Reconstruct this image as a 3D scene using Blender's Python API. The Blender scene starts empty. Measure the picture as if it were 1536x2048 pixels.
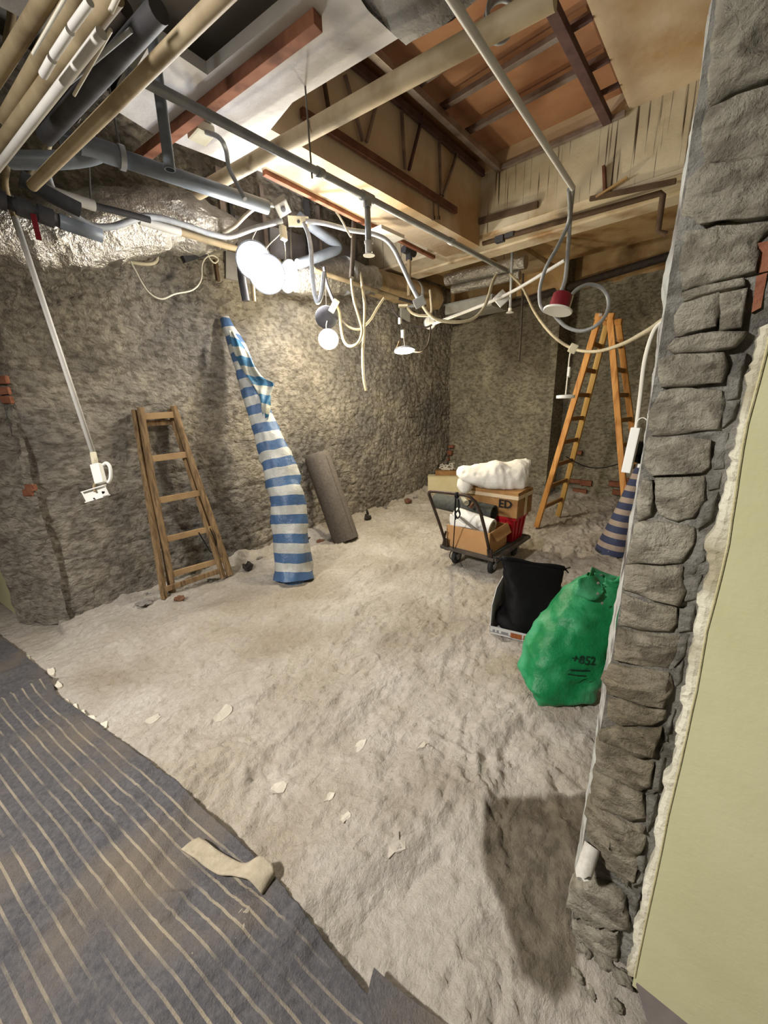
import bpy, bmesh, math, random
import numpy as np
from mathutils import Vector, Matrix
random.seed(7)
SC = bpy.context.scene
COL = SC.collection

# ------------------------------------------------------------------ camera
F = 769.0; CX, CY = 768.0, 1024.0; CAMH = 1.5
RM = np.array([[0.66377257, -0.22149367, 0.71438542],
               [-0.74737442, -0.15946679, 0.64498202],
               [-0.02893868, -0.96203477, -0.27138838]])
cam_d = bpy.data.cameras.new('camera'); cam = bpy.data.objects.new('camera', cam_d); COL.objects.link(cam)
cam_d.sensor_fit = 'VERTICAL'; cam_d.sensor_height = 36.0; cam_d.lens = 36.0 * F / 2048.0
cam_d.clip_start = 0.02
_r = RM @ np.array([1, 0, 0]); _u = RM @ np.array([0, -1, 0]); _b = RM @ np.array([0, 0, -1])
cam.matrix_world = Matrix(((_r[0], _u[0], _b[0], 0), (_r[1], _u[1], _b[1], 0), (_r[2], _u[2], _b[2], CAMH), (0, 0, 0, 1)))
SC.camera = cam

# ------------------------------------------------------------------ world, exposure
w = bpy.data.worlds.new('World'); SC.world = w; w.use_nodes = True
w.node_tree.nodes['Background'].inputs[0].default_value = (0.9, 0.95, 1.0, 1)
w.node_tree.nodes['Background'].inputs[1].default_value = 0.0
SC.view_settings.view_transform = 'Standard'; SC.view_settings.look = 'None'
SC.view_settings.exposure = 0.3; SC.view_settings.gamma = 1.0
SC.view_settings.use_curve_mapping = False

def area_light(name, loc, target, size, power, col, spread=180):
    d = bpy.data.lights.new(name, 'AREA'); d.shape = 'DISK'; d.size = size; d.energy = power; d.color = col
    d.spread = math.radians(spread)
    o = bpy.data.objects.new(name, d); COL.objects.link(o); o.location = loc
    o.rotation_euler = (Vector(target) - Vector(loc)).to_track_quat('-Z', 'Y').to_euler()
    return o
# work lamp hanging in the part of the place behind and left of the photographer (it throws the pipe stub's shadow right and down)
area_light('work_lamp_offscreen', (-1.5, 1.6, 2.6), (0.7, 1.0, 0.0), 0.3, 70, (1.0, 0.95, 0.87), 125)

# ------------------------------------------------------------------ pixel -> place helpers (real points on real planes)
def ray(px, py): return RM @ np.array([px - CX, py - CY, F])
CAMP = np.array([0, 0, CAMH])
def at(px, py, z=0.0):
    r = ray(px, py); return Vector(CAMP + r * ((z - CAMH) / r[2]))
def onX(px, py, X): r = ray(px, py); return Vector(CAMP + r * (X / r[0]))
def onY(px, py, Y): r = ray(px, py); return Vector(CAMP + r * (Y / r[1]))
def onP(px, py, p0, n):
    r = ray(px, py); n = np.array(n); t = ((np.array(p0) - CAMP) @ n) / (r @ n); return Vector(CAMP + r * t)
def LWY(x): return 3.50 + 0.062 * x           # left wall: its line in plan
LWN = (0.062, -1.0, 0.0); LWP = (0.0, 3.50, 0.0)
def onL(px, py, off=0.0): return onP(px, py, (0, 3.50 - off, 0), LWN)

# ------------------------------------------------------------------ noise (vectorised)
def _h(ix, iy, iz, seed):
    n = (ix * 374761393 + iy * 668265263 + iz * 1442695041 + seed * 974634777) & 0xffffffff
    n = ((n ^ (n >> 13)) * 1274126177) & 0xffffffff
    n = ((n ^ (n >> 16)) * 2246822519) & 0xffffffff
    return ((n ^ (n >> 15)) & 0xffffff) / float(0xffffff)
def vnoise(x, y, z=None, seed=0):
    x = np.asarray(x, float); y = np.asarray(y, float); z = np.zeros_like(x) if z is None else np.asarray(z, float)
    ix, iy, iz = np.floor(x).astype(np.int64), np.floor(y).astype(np.int64), np.floor(z).astype(np.int64)
    fx, fy, fz = x - ix, y - iy, z - iz
    fx = fx * fx * (3 - 2 * fx); fy = fy * fy * (3 - 2 * fy); fz = fz * fz * (3 - 2 * fz)
    r = 0
    for a in (0, 1):
        for b in (0, 1):
            for c in (0, 1):
                r = r + _h(ix + a, iy + b, iz + c, seed) * (fx if a else 1 - fx) * (fy if b else 1 - fy) * (fz if c else 1 - fz)
    return r * 2 - 1
def fbm(x, y, z=None, oct=4, seed=0, gain=0.5):
    s = 0; a = 1.0; f = 1.0; t = 0
    for i in range(oct):
        s = s + a * vnoise(x * f, y * f, None if z is None else z * f, seed + i * 17); t += a; a *= gain; f *= 2.03
    return s / t
def ridged(x, y, oct=3, seed=0):
    s = 0; a = 1.0; f = 1.0; t = 0
    for i in range(oct):
        s = s + a * (1 - np.abs(vnoise(x * f, y * f, None, seed + i * 31)) * 2); t += a; a *= 0.55; f *= 2.1
    return s / t

# ------------------------------------------------------------------ materials
def S(r, g, b):
    def l(c):
        c /= 255.0
        return c / 12.92 if c <= 0.04045 else ((c + 0.055) / 1.055) ** 2.4
    return (l(r), l(g), l(b), 1)
def nn(nt, kind, **kw):
    n = nt.nodes.new(kind)
    for k, v in kw.items(): setattr(n, k, v)
    return n
MATS = {}
def mat(name, c1, c2=None, scale=6.0, detail=6, rough=0.8, metal=0.0, bump=0.0, bscale=None, c3=None, s3=1.5, emis=None, estr=0.0,
        alpha=1.0, trans=0.0, spec=0.35, stretch=None, lo=0.35, hi=0.65, ior=1.45, rough2=None):
    m = bpy.data.materials.new(name); m.use_nodes = True; nt = m.node_tree
    b = nt.nodes['Principled BSDF']; b.inputs['Roughness'].default_value = rough; b.inputs['Metallic'].default_value = metal
    b.inputs['Specular IOR Level'].default_value = spec; b.inputs['IOR'].default_value = ior
    b.inputs['Base Color'].default_value = c1
    if alpha < 1: b.inputs['Alpha'].default_value = alpha
    if trans: b.inputs['Transmission Weight'].default_value = trans
    if emis: b.inputs['Emission Color'].default_value = emis; b.inputs['Emission Strength'].default_value = estr
    tc = nn(nt, 'ShaderNodeTexCoord'); vec = tc.outputs['Object']
    if stretch:
        mp = nn(nt, 'ShaderNodeMapping'); mp.inputs['Scale'].default_value = stretch; nt.links.new(vec, mp.inputs[0]); vec = mp.outputs[0]
    col = None
    if c2:
        n = nn(nt, 'ShaderNodeTexNoise'); n.inputs['Scale'].default_value = scale; n.inputs['Detail'].default_value = detail
        n.inputs['Roughness'].default_value = 0.62; nt.links.new(vec, n.inputs['Vector'])
        r = nn(nt, 'ShaderNodeValToRGB'); r.color_ramp.elements[0].position = lo; r.color_ramp.elements[1].position = hi
        r.color_ramp.elements[0].color = c1; r.color_ramp.elements[1].color = c2
        nt.links.new(n.outputs['Fac'], r.inputs[0]); col = r.outputs[0]
    if c3:
        n2 = nn(nt, 'ShaderNodeTexNoise'); n2.inputs['Scale'].default_value = s3; n2.inputs['Detail'].default_value = 5
        nt.links.new(vec, n2.inputs['Vector'])
        r2 = nn(nt, 'ShaderNodeValToRGB'); r2.color_ramp.elements[0].position = 0.48; r2.color_ramp.elements[1].position = 0.66
        nt.links.new(n2.outputs['Fac'], r2.inputs[0])
        mx = nn(nt, 'ShaderNodeMixRGB'); nt.links.new(r2.outputs[0], mx.inputs[0])
        if col: nt.links.new(col, mx.inputs[1])
        else: mx.inputs[1].default_value = c1
        mx.inputs[2].default_value = c3; col = mx.outputs[0]
    if col: nt.links.new(col, b.inputs['Base Color'])
    if bump:
        nb = nn(nt, 'ShaderNodeTexNoise'); nb.inputs['Scale'].default_value = bscale or scale * 4; nb.inputs['Detail'].default_value = 6
        nb.inputs['Roughness'].default_value = 0.65; nt.links.new(vec, nb.inputs['Vector'])
        bp = nn(nt, 'ShaderNodeBump'); bp.inputs['Strength'].default_value = 1.0; bp.inputs['Distance'].default_value = bump
        nt.links.new(nb.outputs['Fac'], bp.inputs['Height']); nt.links.new(bp.outputs[0], b.inputs['Normal'])
    MATS[name] = m; m['_col'] = 1
    return m

# ------------------------------------------------------------------ mesh helpers
def V(*a): return Vector(a)
def add_box(bm, c, d, rot=None, bev=0.0):
    """box centred at c with full sizes d, rot = 3x3 or None"""
    c = Vector(c); hx, hy, hz = d[0] / 2, d[1] / 2, d[2] / 2
    vs = []
    for sx in (-1, 1):
        for sy in (-1, 1):
            for sz in (-1, 1):
                p = Vector((sx * hx, sy * hy, sz * hz))
                if rot is not None: p = rot @ p
                vs.append(bm.verts.new(c + p))
    fs = []
    for q in ((0, 1, 3, 2), (4, 6, 7, 5), (0, 4, 5, 1), (2, 3, 7, 6), (0, 2, 6, 4), (1, 5, 7, 3)):
        fs.append(bm.faces.new([vs[i] for i in q]))
    if bev > 0:
        es = list({e for f in fs for e in f.edges})
        bmesh.ops.bevel(bm, geom=es, offset=bev, segments=2, affect='EDGES', profile=0.7)
def axis_rot(z, x=None):
    z = Vector(z).normalized(); x = Vector(x) if x is not None else (Vector((0, 0, 1)) if abs(z.z) < 0.9 else Vector((1, 0, 0)))
    y = z.cross(x).normalized(); x = y.cross(z).normalized()
    return Matrix((x, y, z)).transposed()
def add_bar(bm, a, b, wx, wy, up=None, bev=0.0):
    a, b = Vector(a), Vector(b); r = axis_rot(b - a, up)
    add_box(bm, (a + b) / 2, (wx, wy, (b - a).length), r, bev)
def spline(pts, n=6):
    P = [Vector(p) for p in pts]; out = []
    if len(P) < 3: return P
    for i in range(len(P) - 1):
        p0 = P[i - 1] if i else P[0] * 2 - P[1]; p1 = P[i]; p2 = P[i + 1]
        p3 = P[i + 2] if i + 2 < len(P) else P[-1] * 2 - P[-2]
        for k in range(n):
            t = k / n
            out.append(0.5 * ((2 * p1) + (p2 - p0) * t + (2 * p0 - 5 * p1 + 4 * p2 - p3) * t * t + (3 * p1 - p0 - 3 * p2 + p3) * t ** 3))
    out.append(P[-1]); return out
def add_tube(bm, pts, r, seg=8, cap=True, hollow=0.0, sx=1.0, jitter=None):
    P = [Vector(p) for p in pts]; n = len(P)
    if not isinstance(r, (list, tuple)): r = [r] * n
    T = []
    for i in range(n):
        t = (P[min(i + 1, n - 1)] - P[max(i - 1, 0)])
        T.append(t.normalized() if t.length > 1e-9 else Vector((0, 0, 1)))
    u = Vector((0, 0, 1)) if abs(T[0].z) < 0.9 else Vector((1, 0, 0))
    u = (u - T[0] * u.dot(T[0])).normalized(); rings = []
    for i in range(n):
        u = (u - T[i] * u.dot(T[i])); u = u.normalized() if u.length > 1e-6 else Vector((1, 0, 0))
        v = T[i].cross(u)
        ring = []
        for k in range(seg):
            a = 2 * math.pi * k / seg
            j = 1.0 if jitter is None else jitter(i, k)
            ring.append(bm.verts.new(P[i] + (u * math.cos(a) * sx + v * math.sin(a)) * r[i] * j))
        rings.append(ring)
    for i in range(n - 1):
        for k in range(seg):
            bm.faces.new((rings[i][k], rings[i][(k + 1) % seg], rings[i + 1][(k + 1) % seg], rings[i + 1][k]))
    if cap:
        for ring, i, flip in ((rings[0], 0, True), (rings[-1], n - 1, False)):
            if hollow:
                d = T[i] * (-1 if flip else 1)
                inner = [bm.verts.new(P[i] + (q.co - P[i]) * hollow) for q in ring]
                deep = [bm.verts.new(q.co - d * min(0.08, (P[-1] - P[0]).length * 0.3)) for q in inner]
                for k in range(seg):
                    k2 = (k + 1) % seg
                    for a4 in ((ring[k], ring[k2], inner[k2], inner[k]), (inner[k], inner[k2], deep[k2], deep[k])):
                        bm.faces.new(a4 if flip is False else a4[::-1])
                bm.faces.new(deep if not flip else deep[::-1])
            else:
                bm.faces.new(ring[::-1] if flip else ring)
def add_lathe(bm, base, axis, prof, seg=20):
    """prof: list of (radius, height) along axis from base"""
    base = Vector(base); R = axis_rot(axis); rings = []
    for (rr, hh) in prof:
        rings.append([bm.verts.new(base + R @ Vector((rr * math.cos(2 * math.pi * k / seg), rr * math.sin(2 * math.pi * k / seg), hh))) for k in range(seg)])
    for i in range(len(rings) - 1):
        for k in range(seg):
            bm.faces.new((rings[i][k], rings[i][(k + 1) % seg], rings[i + 1][(k + 1) % seg], rings[i + 1][k]))
    bm.faces.new(rings[0][::-1]); bm.faces.new(rings[-1])
def add_prism(bm, pts, ext):
    """pts: planar 3D outline, ext: extrusion vector"""
    ext = Vector(ext); a = [bm.verts.new(Vector(p)) for p in pts]; b = [bm.verts.new(Vector(p) + ext) for p in pts]; n = len(a)
    bm.faces.new(a); bm.faces.new(b[::-1])
    for k in range(n): bm.faces.new((a[k], b[k], b[(k + 1) % n], a[(k + 1) % n]))
def new(): return bmesh.new()
def link_props(o, label=None, cat=None, group=None, kind=None):
    if label: o['label'] = label
    if cat: o['category'] = cat
    if group: o['group'] = group
    if kind: o['kind'] = kind
def root(name, loc, label, cat, group=None, kind=None):
    o = bpy.data.objects.new(name, None); COL.objects.link(o); o.location = Vector(loc); o.empty_display_size = 0.05
    link_props(o, label, cat, group, kind); return o
def wpos(o):
    p = Vector((0, 0, 0))
    while o is not None: p += o.location; o = o.parent
    return p
def obj(name, bm, m, parent=None, smooth=False, label=None, cat=None, group=None, kind=None, recalc=True, angle=None, origin=None):
    """one mesh object; vertices come in world coordinates"""
    if recalc: bmesh.ops.recalc_face_normals(bm, faces=bm.faces)
    if parent is not None: off = wpos(parent); loc = Vector((0, 0, 0))
    else:
        if origin is None:
            xs = [v.co for v in bm.verts]
            off = Vector((sum(c.x for c in xs) / len(xs), sum(c.y for c in xs) / len(xs), min(c.z for c in xs)))
        else: off = Vector(origin)
        loc = off
    for v in bm.verts: v.co -= off
    me = bpy.data.meshes.new(name); bm.to_mesh(me); bm.free()
    if smooth:
        me.polygons.foreach_set('use_smooth', [True] * len(me.polygons))
        if angle: me.set_sharp_from_angle(angle=math.radians(angle))
    o = bpy.data.objects.new(name, me); COL.objects.link(o); o.location = loc
    if parent is not None: o.parent = parent
    if isinstance(m, str): m = MATS[m]
    me.materials.append(m); link_props(o, label, cat, group, kind); return o
def grid_obj(name, XYZ, m, parent=None, smooth=True, kind=None, attrs=None, flip=False, origin=(0, 0, 0), uv=None, label=None, cat=None, group=None):
    """XYZ: (nu, nv, 3) array"""
    nu, nv, _ = XYZ.shape; off = np.array(wpos(parent)) if parent is not None else np.array(origin)
    co = (XYZ - off).reshape(-1, 3); i = np.arange(nu * nv).reshape(nu, nv)
    q = np.stack([i[:-1, :-1], i[1:, :-1], i[1:, 1:], i[:-1, 1:]], -1).reshape(-1, 4)
    if flip: q = q[:, ::-1]
    me = bpy.data.meshes.new(name); me.vertices.add(len(co)); me.vertices.foreach_set('co', co.astype(np.float32).ravel())
    me.loops.add(q.size); me.loops.foreach_set('vertex_index', q.astype(np.int32).ravel())
    me.polygons.add(len(q)); me.polygons.foreach_set('loop_start', (np.arange(len(q)) * 4).astype(np.int32))
    me.polygons.foreach_set('loop_total', np.full(len(q), 4, np.int32))
    me.update(calc_edges=True)
    if smooth: me.polygons.foreach_set('use_smooth', np.ones(len(q), bool))
    for k, a in (attrs or {}).items():
        at_ = me.attributes.new(k, 'FLOAT', 'POINT'); at_.data.foreach_set('value', a.astype(np.float32).ravel())
    o = bpy.data.objects.new(name, me); COL.objects.link(o)
    if parent is not None: o.parent = parent
    else: o.location = Vector(origin)
    if isinstance(m, str): m = MATS[m]
    me.materials.append(m); link_props(o, label, cat, group, kind); return o

# ================================================================== SETTING
# ---- rough cement floor
def mask_poly(X, Y, poly, soft):
    """soft inside mask of a plan polygon (signed distance)"""
    P = np.array([(p[0], p[1]) for p in poly]); n = len(P); d = np.full(X.shape, 1e9); ins = np.zeros(X.shape, bool)
    for i in range(n):
        a, b = P[i], P[(i + 1) % n]; ab = b - a
        t = np.clip(((X - a[0]) * ab[0] + (Y - a[1]) * ab[1]) / (ab @ ab), 0, 1)
        d = np.minimum(d, np.hypot(X - a[0] - t * ab[0], Y - a[1] - t * ab[1]))
        c = ((a[1] > Y) != (b[1] > Y)) & (X < (b[0] - a[0]) * (Y - a[1]) / (b[1] - a[1] + 1e-12) + a[0]); ins ^= c
    sd = np.where(ins, d, -d); return np.clip(sd / soft * 0.5 + 0.5, 0, 1)
def floor_material():
    m = mat('rough_cement_floor', S(194, 186, 176), S(214, 207, 199), scale=2.6, detail=9, rough=0.93, spec=0.2, c3=S(178, 168, 155), s3=1.1)
    nt = m.node_tree; b = nt.nodes['Principled BSDF']; L = nt.links
    src = b.inputs['Base Color'].links[0].from_socket
    a = nn(nt, 'ShaderNodeAttribute', attribute_name='dark_patch'); a2 = nn(nt, 'ShaderNodeAttribute', attribute_name='dust')
    tc = nn(nt, 'ShaderNodeTexCoord')
    n1 = nn(nt, 'ShaderNodeTexNoise'); n1.inputs['Scale'].default_value = 38; n1.inputs['Detail'].default_value = 8; L.new(tc.outputs['Object'], n1.inputs[0])
    r1 = nn(nt, 'ShaderNodeValToRGB'); r1.color_ramp.elements[0].position = 0.3; r1.color_ramp.elements[1].position = 0.62
    r1.color_ramp.elements[0].color = (0.78, 0.76, 0.73, 1); r1.color_ramp.elements[1].color = (1, 1, 1, 1); L.new(n1.outputs['Fac'], r1.inputs[0])
    mu = nn(nt, 'ShaderNodeMixRGB', blend_type='MULTIPLY'); mu.inputs[0].default_value = 0.75; L.new(src, mu.inputs[1]); L.new(r1.outputs[0], mu.inputs[2])
    md = nn(nt, 'ShaderNodeMixRGB'); md.inputs[2].default_value = S(148, 128, 94); L.new(mu.outputs[0], md.inputs[1])
    ml = nn(nt, 'ShaderNodeMath', operation='MULTIPLY'); ml.inputs[1].default_value = 0.8; L.new(a2.outputs['Fac'], ml.inputs[0]); L.new(ml.outputs[0], md.inputs[0])
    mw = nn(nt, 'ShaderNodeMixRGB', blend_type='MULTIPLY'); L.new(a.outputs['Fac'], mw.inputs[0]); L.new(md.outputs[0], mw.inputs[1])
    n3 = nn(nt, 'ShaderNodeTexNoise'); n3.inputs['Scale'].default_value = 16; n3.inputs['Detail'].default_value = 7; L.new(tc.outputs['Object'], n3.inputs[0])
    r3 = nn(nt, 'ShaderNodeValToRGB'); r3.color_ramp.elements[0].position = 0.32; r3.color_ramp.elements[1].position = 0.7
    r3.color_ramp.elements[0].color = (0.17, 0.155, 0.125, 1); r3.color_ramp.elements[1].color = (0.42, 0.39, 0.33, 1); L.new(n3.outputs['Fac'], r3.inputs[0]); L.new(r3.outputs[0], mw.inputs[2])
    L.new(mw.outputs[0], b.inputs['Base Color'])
    nb = nn(nt, 'ShaderNodeTexNoise'); nb.inputs['Scale'].default_value = 55; nb.inputs['Detail'].default_value = 8; nb.inputs['Roughness'].default_value = 0.7; L.new(tc.outputs['Object'], nb.inputs[0])
    mpv = nn(nt, 'ShaderNodeMapping'); mpv.inputs['Scale'].default_value = (1.0, 1.9, 1.0); mpv.inputs['Rotation'].default_value = (0, 0, 0.5); L.new(tc.outputs['Object'], mpv.inputs[0])
    nw = nn(nt, 'ShaderNodeTexNoise'); nw.inputs['Scale'].default_value = 6; nw.inputs['Detail'].default_value = 7; nw.inputs['Distortion'].default_value = 0.5; L.new(mpv.outputs[0], nw.inputs[0])
    s1 = nn(nt, 'ShaderNodeMath', operation='SUBTRACT'); s1.inputs[1].default_value = 0.5; L.new(nw.outputs['Fac'], s1.inputs[0])
    s2 = nn(nt, 'ShaderNodeMath', operation='ABSOLUTE'); L.new(s1.outputs[0], s2.inputs[0])
    s3 = nn(nt, 'ShaderNodeMath', operation='MULTIPLY'); s3.inputs[1].default_value = 9.0; s3.use_clamp = True; L.new(s2.outputs[0], s3.inputs[0])
    s4 = nn(nt, 'ShaderNodeMath', operation='MULTIPLY_ADD'); s4.inputs[1].default_value = 0.24; L.new(s3.outputs[0], s4.inputs[0]); L.new(nb.outputs['Fac'], s4.inputs[2])
    bp = nn(nt, 'ShaderNodeBump'); bp.inputs['Distance'].default_value = 0.020; L.new(s4.outputs[0], bp.inputs['Height']); L.new(bp.outputs[0], b.inputs['Normal'])
    return m
def floor_h(X, Y):
    wx = X + 0.10 * vnoise(X * 2.1, Y * 2.1, None, 3); wy = Y + 0.10 * vnoise(X * 2.1, Y * 2.1, None, 4)
    amp = 0.45 + 0.75 * np.clip(0.5 + 0.9 * fbm(X * 0.7, Y * 0.7, None, 2, 40), 0, 1)
    chop = np.clip(ridged(wx * 4.2 + wy * 2.2, wy * 8.5 - wx * 3.0, 3, 5) - 0.15, 0, 1)     # trowelled flakes and lifted ridges
    pits = np.clip(vnoise(wx * 9, wy * 17, None, 11) - 0.25, 0, 1)
    flakes = np.where(vnoise(wx * 5.2, wy * 6.3, None, 21) > 0.42, 0.007, 0.0)
    ql = (fbm(wx * 1.5 + 0.6 * wy, wy * 3.4, None, 4, 51) + 0.06 * vnoise(X * 24, Y * 24, None, 52)) * 7.0     # layered skim with crisp broken edges
    lay = np.floor(ql) + np.clip((ql - np.floor(ql)) * 13.0 - 6.0, 0, 1)
    h = 0.0085 * lay + 0.018 * fbm(X * 1.1, Y * 1.1, None, 3, 1) + amp * (0.026 * chop - 0.03 * pits) + flakes + 0.006 * fbm(X * 22, Y * 22, None, 3, 9)
    near = np.exp(-((X - 1.35) ** 2 + (Y - 0.55) ** 2) / 0.35)
    h += near * 0.020 * np.clip(ridged(X * 11, Y * 9, 3, 77), 0, 1)
    return h - 0.008
def build_floor():
    xs = np.concatenate([np.arange(-1.6, 0.25, 0.05), np.arange(0.25, 2.6, 0.0095), np.arange(2.6, 6.75, 0.019)])
    ys = np.concatenate([np.arange(-1.2, -0.2, 0.05), np.arange(-0.2, 4.0, 0.011), np.arange(4.0, 6.0, 0.08)])
    X, Y = np.meshgrid(xs, ys, indexing='ij'); Z = floor_h(X, Y)
    dl = np.clip((LWY(X) - Y), 0, 9); heap = np.exp(-(dl / 0.14) ** 2) * (X > 0.25)
    Z += heap * (0.035 + 0.05 * np.clip(fbm(X * 5, Y * 5, None, 3, 60), -0.5, 1))
    Z += np.exp(-(np.clip(6.55 - X, 0, 9) / 0.12) ** 2) * 0.03
    patch_outline = [at(*p) for p in ((985, 1592), (1010, 1582), (1080, 1580), (1190, 1585), (1190, 1700), (1160, 1870), (1150, 1965), (1128, 1982), (1085, 1972), (1048, 1950), (1022, 1870), (1005, 1800), (972, 1745), (962, 1690), (968, 1630))]
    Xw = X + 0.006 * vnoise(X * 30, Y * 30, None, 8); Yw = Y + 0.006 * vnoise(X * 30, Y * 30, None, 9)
    dark_patch = mask_poly(Xw, Yw, patch_outline, 0.012) * 0.95  # mottled brown patch beside the pier, multiplied into the floor colour
    dust = np.clip(np.clip(fbm(X * 1.6, Y * 1.6, None, 4, 66) - 0.05, 0, 1) * 0.8, 0, 1)
    floor_material()
    grid_obj('floor', np.stack([X, Y, Z], -1), 'rough_cement_floor', kind='structure', attrs={'dark_patch': dark_patch, 'dust': dust},
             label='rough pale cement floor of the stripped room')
build_floor()

# ---- hacked walls
def hacked_material(name, a, b_, c, crack=S(70, 64, 56), lift=1.0, peck=1.0):
    m = mat(name, a, b_, scale=4.5, detail=10, rough=0.95, spec=0.15, c3=c, s3=0.9); nt = m.node_tree; L = nt.links; b = nt.nodes['Principled BSDF']
    src = b.inputs['Base Color'].links[0].from_socket; tc = nn(nt, 'ShaderNodeTexCoord')
    n1 = nn(nt, 'ShaderNodeTexNoise'); mp1 = nn(nt, 'ShaderNodeMapping'); mp1.inputs['Scale'].default_value = (1.0, 1.0, 1.7); L.new(tc.outputs['Object'], mp1.inputs[0])
    n1.inputs['Scale'].default_value = 17; n1.inputs['Detail'].default_value = 10; n1.inputs['Distortion'].default_value = 0.4; L.new(mp1.outputs[0], n1.inputs[0])
    r1 = nn(nt, 'ShaderNodeValToRGB'); r1.color_ramp.elements[0].position = 0.39; r1.color_ramp.elements[1].position = 0.55
    r1.color_ramp.elements[0].color = (0.42, 0.40, 0.38, 1); r1.color_ramp.elements[1].color = (1, 1, 1, 1); L.new(n1.outputs['Fac'], r1.inputs[0])
    mu = nn(nt, 'ShaderNodeMixRGB', blend_type='MULTIPLY'); mu.inputs[0].default_value = 0.7; L.new(src, mu.inputs[1]); L.new(r1.outputs[0], mu.inputs[2])
    L.new(mu.outputs[0], b.inputs['Base Color'])
    nb = nn(nt, 'ShaderNodeTexNoise'); nb.inputs['Scale'].default_value = 34; nb.inputs['Detail'].default_value = 9; nb.inputs['Roughness'].default_value = 0.68; L.new(tc.outputs['Object'], nb.inputs[0])
    mpw = nn(nt, 'ShaderNodeMapping'); mpw.inputs['Scale'].default_value = (1.0, 1.0, 1.55); L.new(tc.outputs['Object'], mpw.inputs[0])
    nw = nn(nt, 'ShaderNodeTexNoise'); nw.inputs['Scale'].default_value = 11; nw.inputs['Detail'].default_value = 6; nw.inputs['Distortion'].default_value = 0.55; L.new(mpw.outputs[0], nw.inputs[0])
    s1 = nn(nt, 'ShaderNodeMath', operation='SUBTRACT'); s1.inputs[1].default_value = 0.5; L.new(nw.outputs['Fac'], s1.inputs[0])
    s2 = nn(nt, 'ShaderNodeMath', operation='ABSOLUTE'); L.new(s1.outputs[0], s2.inputs[0])
    s3 = nn(nt, 'ShaderNodeMath', operation='MULTIPLY'); s3.inputs[1].default_value = 5.5; s3.use_clamp = True; L.new(s2.outputs[0], s3.inputs[0])
    s4 = nn(nt, 'ShaderNodeMath', operation='MULTIPLY_ADD'); s4.inputs[1].default_value = 0.45 * peck; L.new(s3.outputs[0], s4.inputs[0]); L.new(nb.outputs['Fac'], s4.inputs[2])
    bp = nn(nt, 'ShaderNodeBump'); bp.inputs['Distance'].default_value = 0.03 * lift; L.new(s4.outputs[0], bp.inputs['Height']); L.new(bp.outputs[0], b.inputs['Normal'])
    return m
hacked_material('hacked_stone_wall', S(141, 135, 127), S(186, 178, 164), S(128, 124, 120))
hacked_material('hacked_back_wall', S(152, 146, 128), S(184, 177, 156), S(132, 124, 108))
hacked_material('pier_stone', S(164, 158, 144), S(194, 188, 172), S(146, 136, 116), lift=1.0, peck=0.6)
hacked_material('pier_mortar', S(140, 138, 133), S(166, 163, 156), S(124, 120, 112), lift=0.8, peck=0.5)
mat('old_tan_paint', S(190, 158, 114), S(208, 180, 138), scale=2.5, rough=0.85, bump=0.004, bscale=18, c3=S(140, 104, 64), s3=2.0)
def hack_h(u, z, seed):
    """relief of a hand-hacked wall: u along, z up (metres)"""
    wu = u + 0.05 * vnoise(u * 4, z * 4, None, seed); wz = z + 0.05 * vnoise(u * 4, z * 4, None, seed + 1)
    zone = np.clip(0.5 + 1.1 * fbm(u * 0.8, z * 0.8, None, 2, seed + 2), 0, 1)
    peck = np.clip(1 - np.abs(vnoise(wu * 13, wz * 13, None, seed + 3)) * 3.2, 0, 1)
    h = 0.03 * fbm(u * 2.2, z * 2.6, None, 4, seed + 4) - (0.008 + 0.018 * zone) * peck + 0.013 * fbm(u * 17, z * 17, None, 3, seed + 5)
    course = 0.0
    zz = z + 0.02 * fbm(u * 1.5, z * 0.5, None, 3, seed + 6)
    for i, zc in enumerate((0.24, 0.46, 0.73, 0.98, 1.27, 1.5, 1.78, 2.05, 2.33, 2.6)):
        on = np.clip(vnoise(u * 1.7 + i * 9.1, z * 0 + i * 3.3, None, seed + 7) * 1.6 + 0.35, 0, 1)
        course = course + on * np.exp(-((zz - zc) / 0.008) ** 2)
        lo = zc; hi = zc + 0.26
        inside = ((zz > lo) & (zz < hi)).astype(float)
        du = np.abs(((u + 0.37 * i + 0.05 * fbm(u, z * 2, None, 2, seed + 8)) / 0.52 + 0.5) % 1.0 - 0.5) * 0.52
        course = course + 0.6 * on * inside * np.exp(-(du / 0.007) ** 2)
    return h - 0.022 * np.clip(course, 0, 1.2)
def wall_grid(name, p0, p1, z0, z1, nrm, step, m, seed, label=None):
    p0 = np.array(p0); p1 = np.array(p1); Lx = np.hypot(*(p1 - p0)); n = max(2, int(Lx / step)); k = max(2, int((z1 - z0) / step))
    u = np.linspace(0, Lx, n + 1); z = np.linspace(z0, z1, k + 1); U, Z = np.meshgrid(u, z, indexing='ij')
    h = hack_h(U, Z, seed); d = (p1 - p0) / Lx
    X = p0[0] + d[0] * U + nrm[0] * h; Y = p0[1] + d[1] * U + nrm[1] * h
    return grid_obj(name, np.stack([X, Y, Z], -1), m, kind='structure', label=label)
wall_left = wall_grid('wall_left', (0.29, LWY(0.29)), (6.3, LWY(6.3)), -0.05, 3.62, (0, -1), 0.0165, 'hacked_stone_wall', 100, 'long hacked grey stone wall behind the leaning ladder')
wall_back = wall_grid('wall_back', (6.15, 4.0), (6.15, 2.08), -0.05, 2.98, (-1, 0), 0.022, 'hacked_back_wall', 200, 'hacked grey end wall behind the trolley')
wall_recess = wall_grid('wall_recess', (6.6, 2.2), (6.6, -0.3), -0.05, 3.05, (-1, 0), 0.03, 'hacked_back_wall', 300, 'dim recessed wall behind the stepladder')
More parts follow.
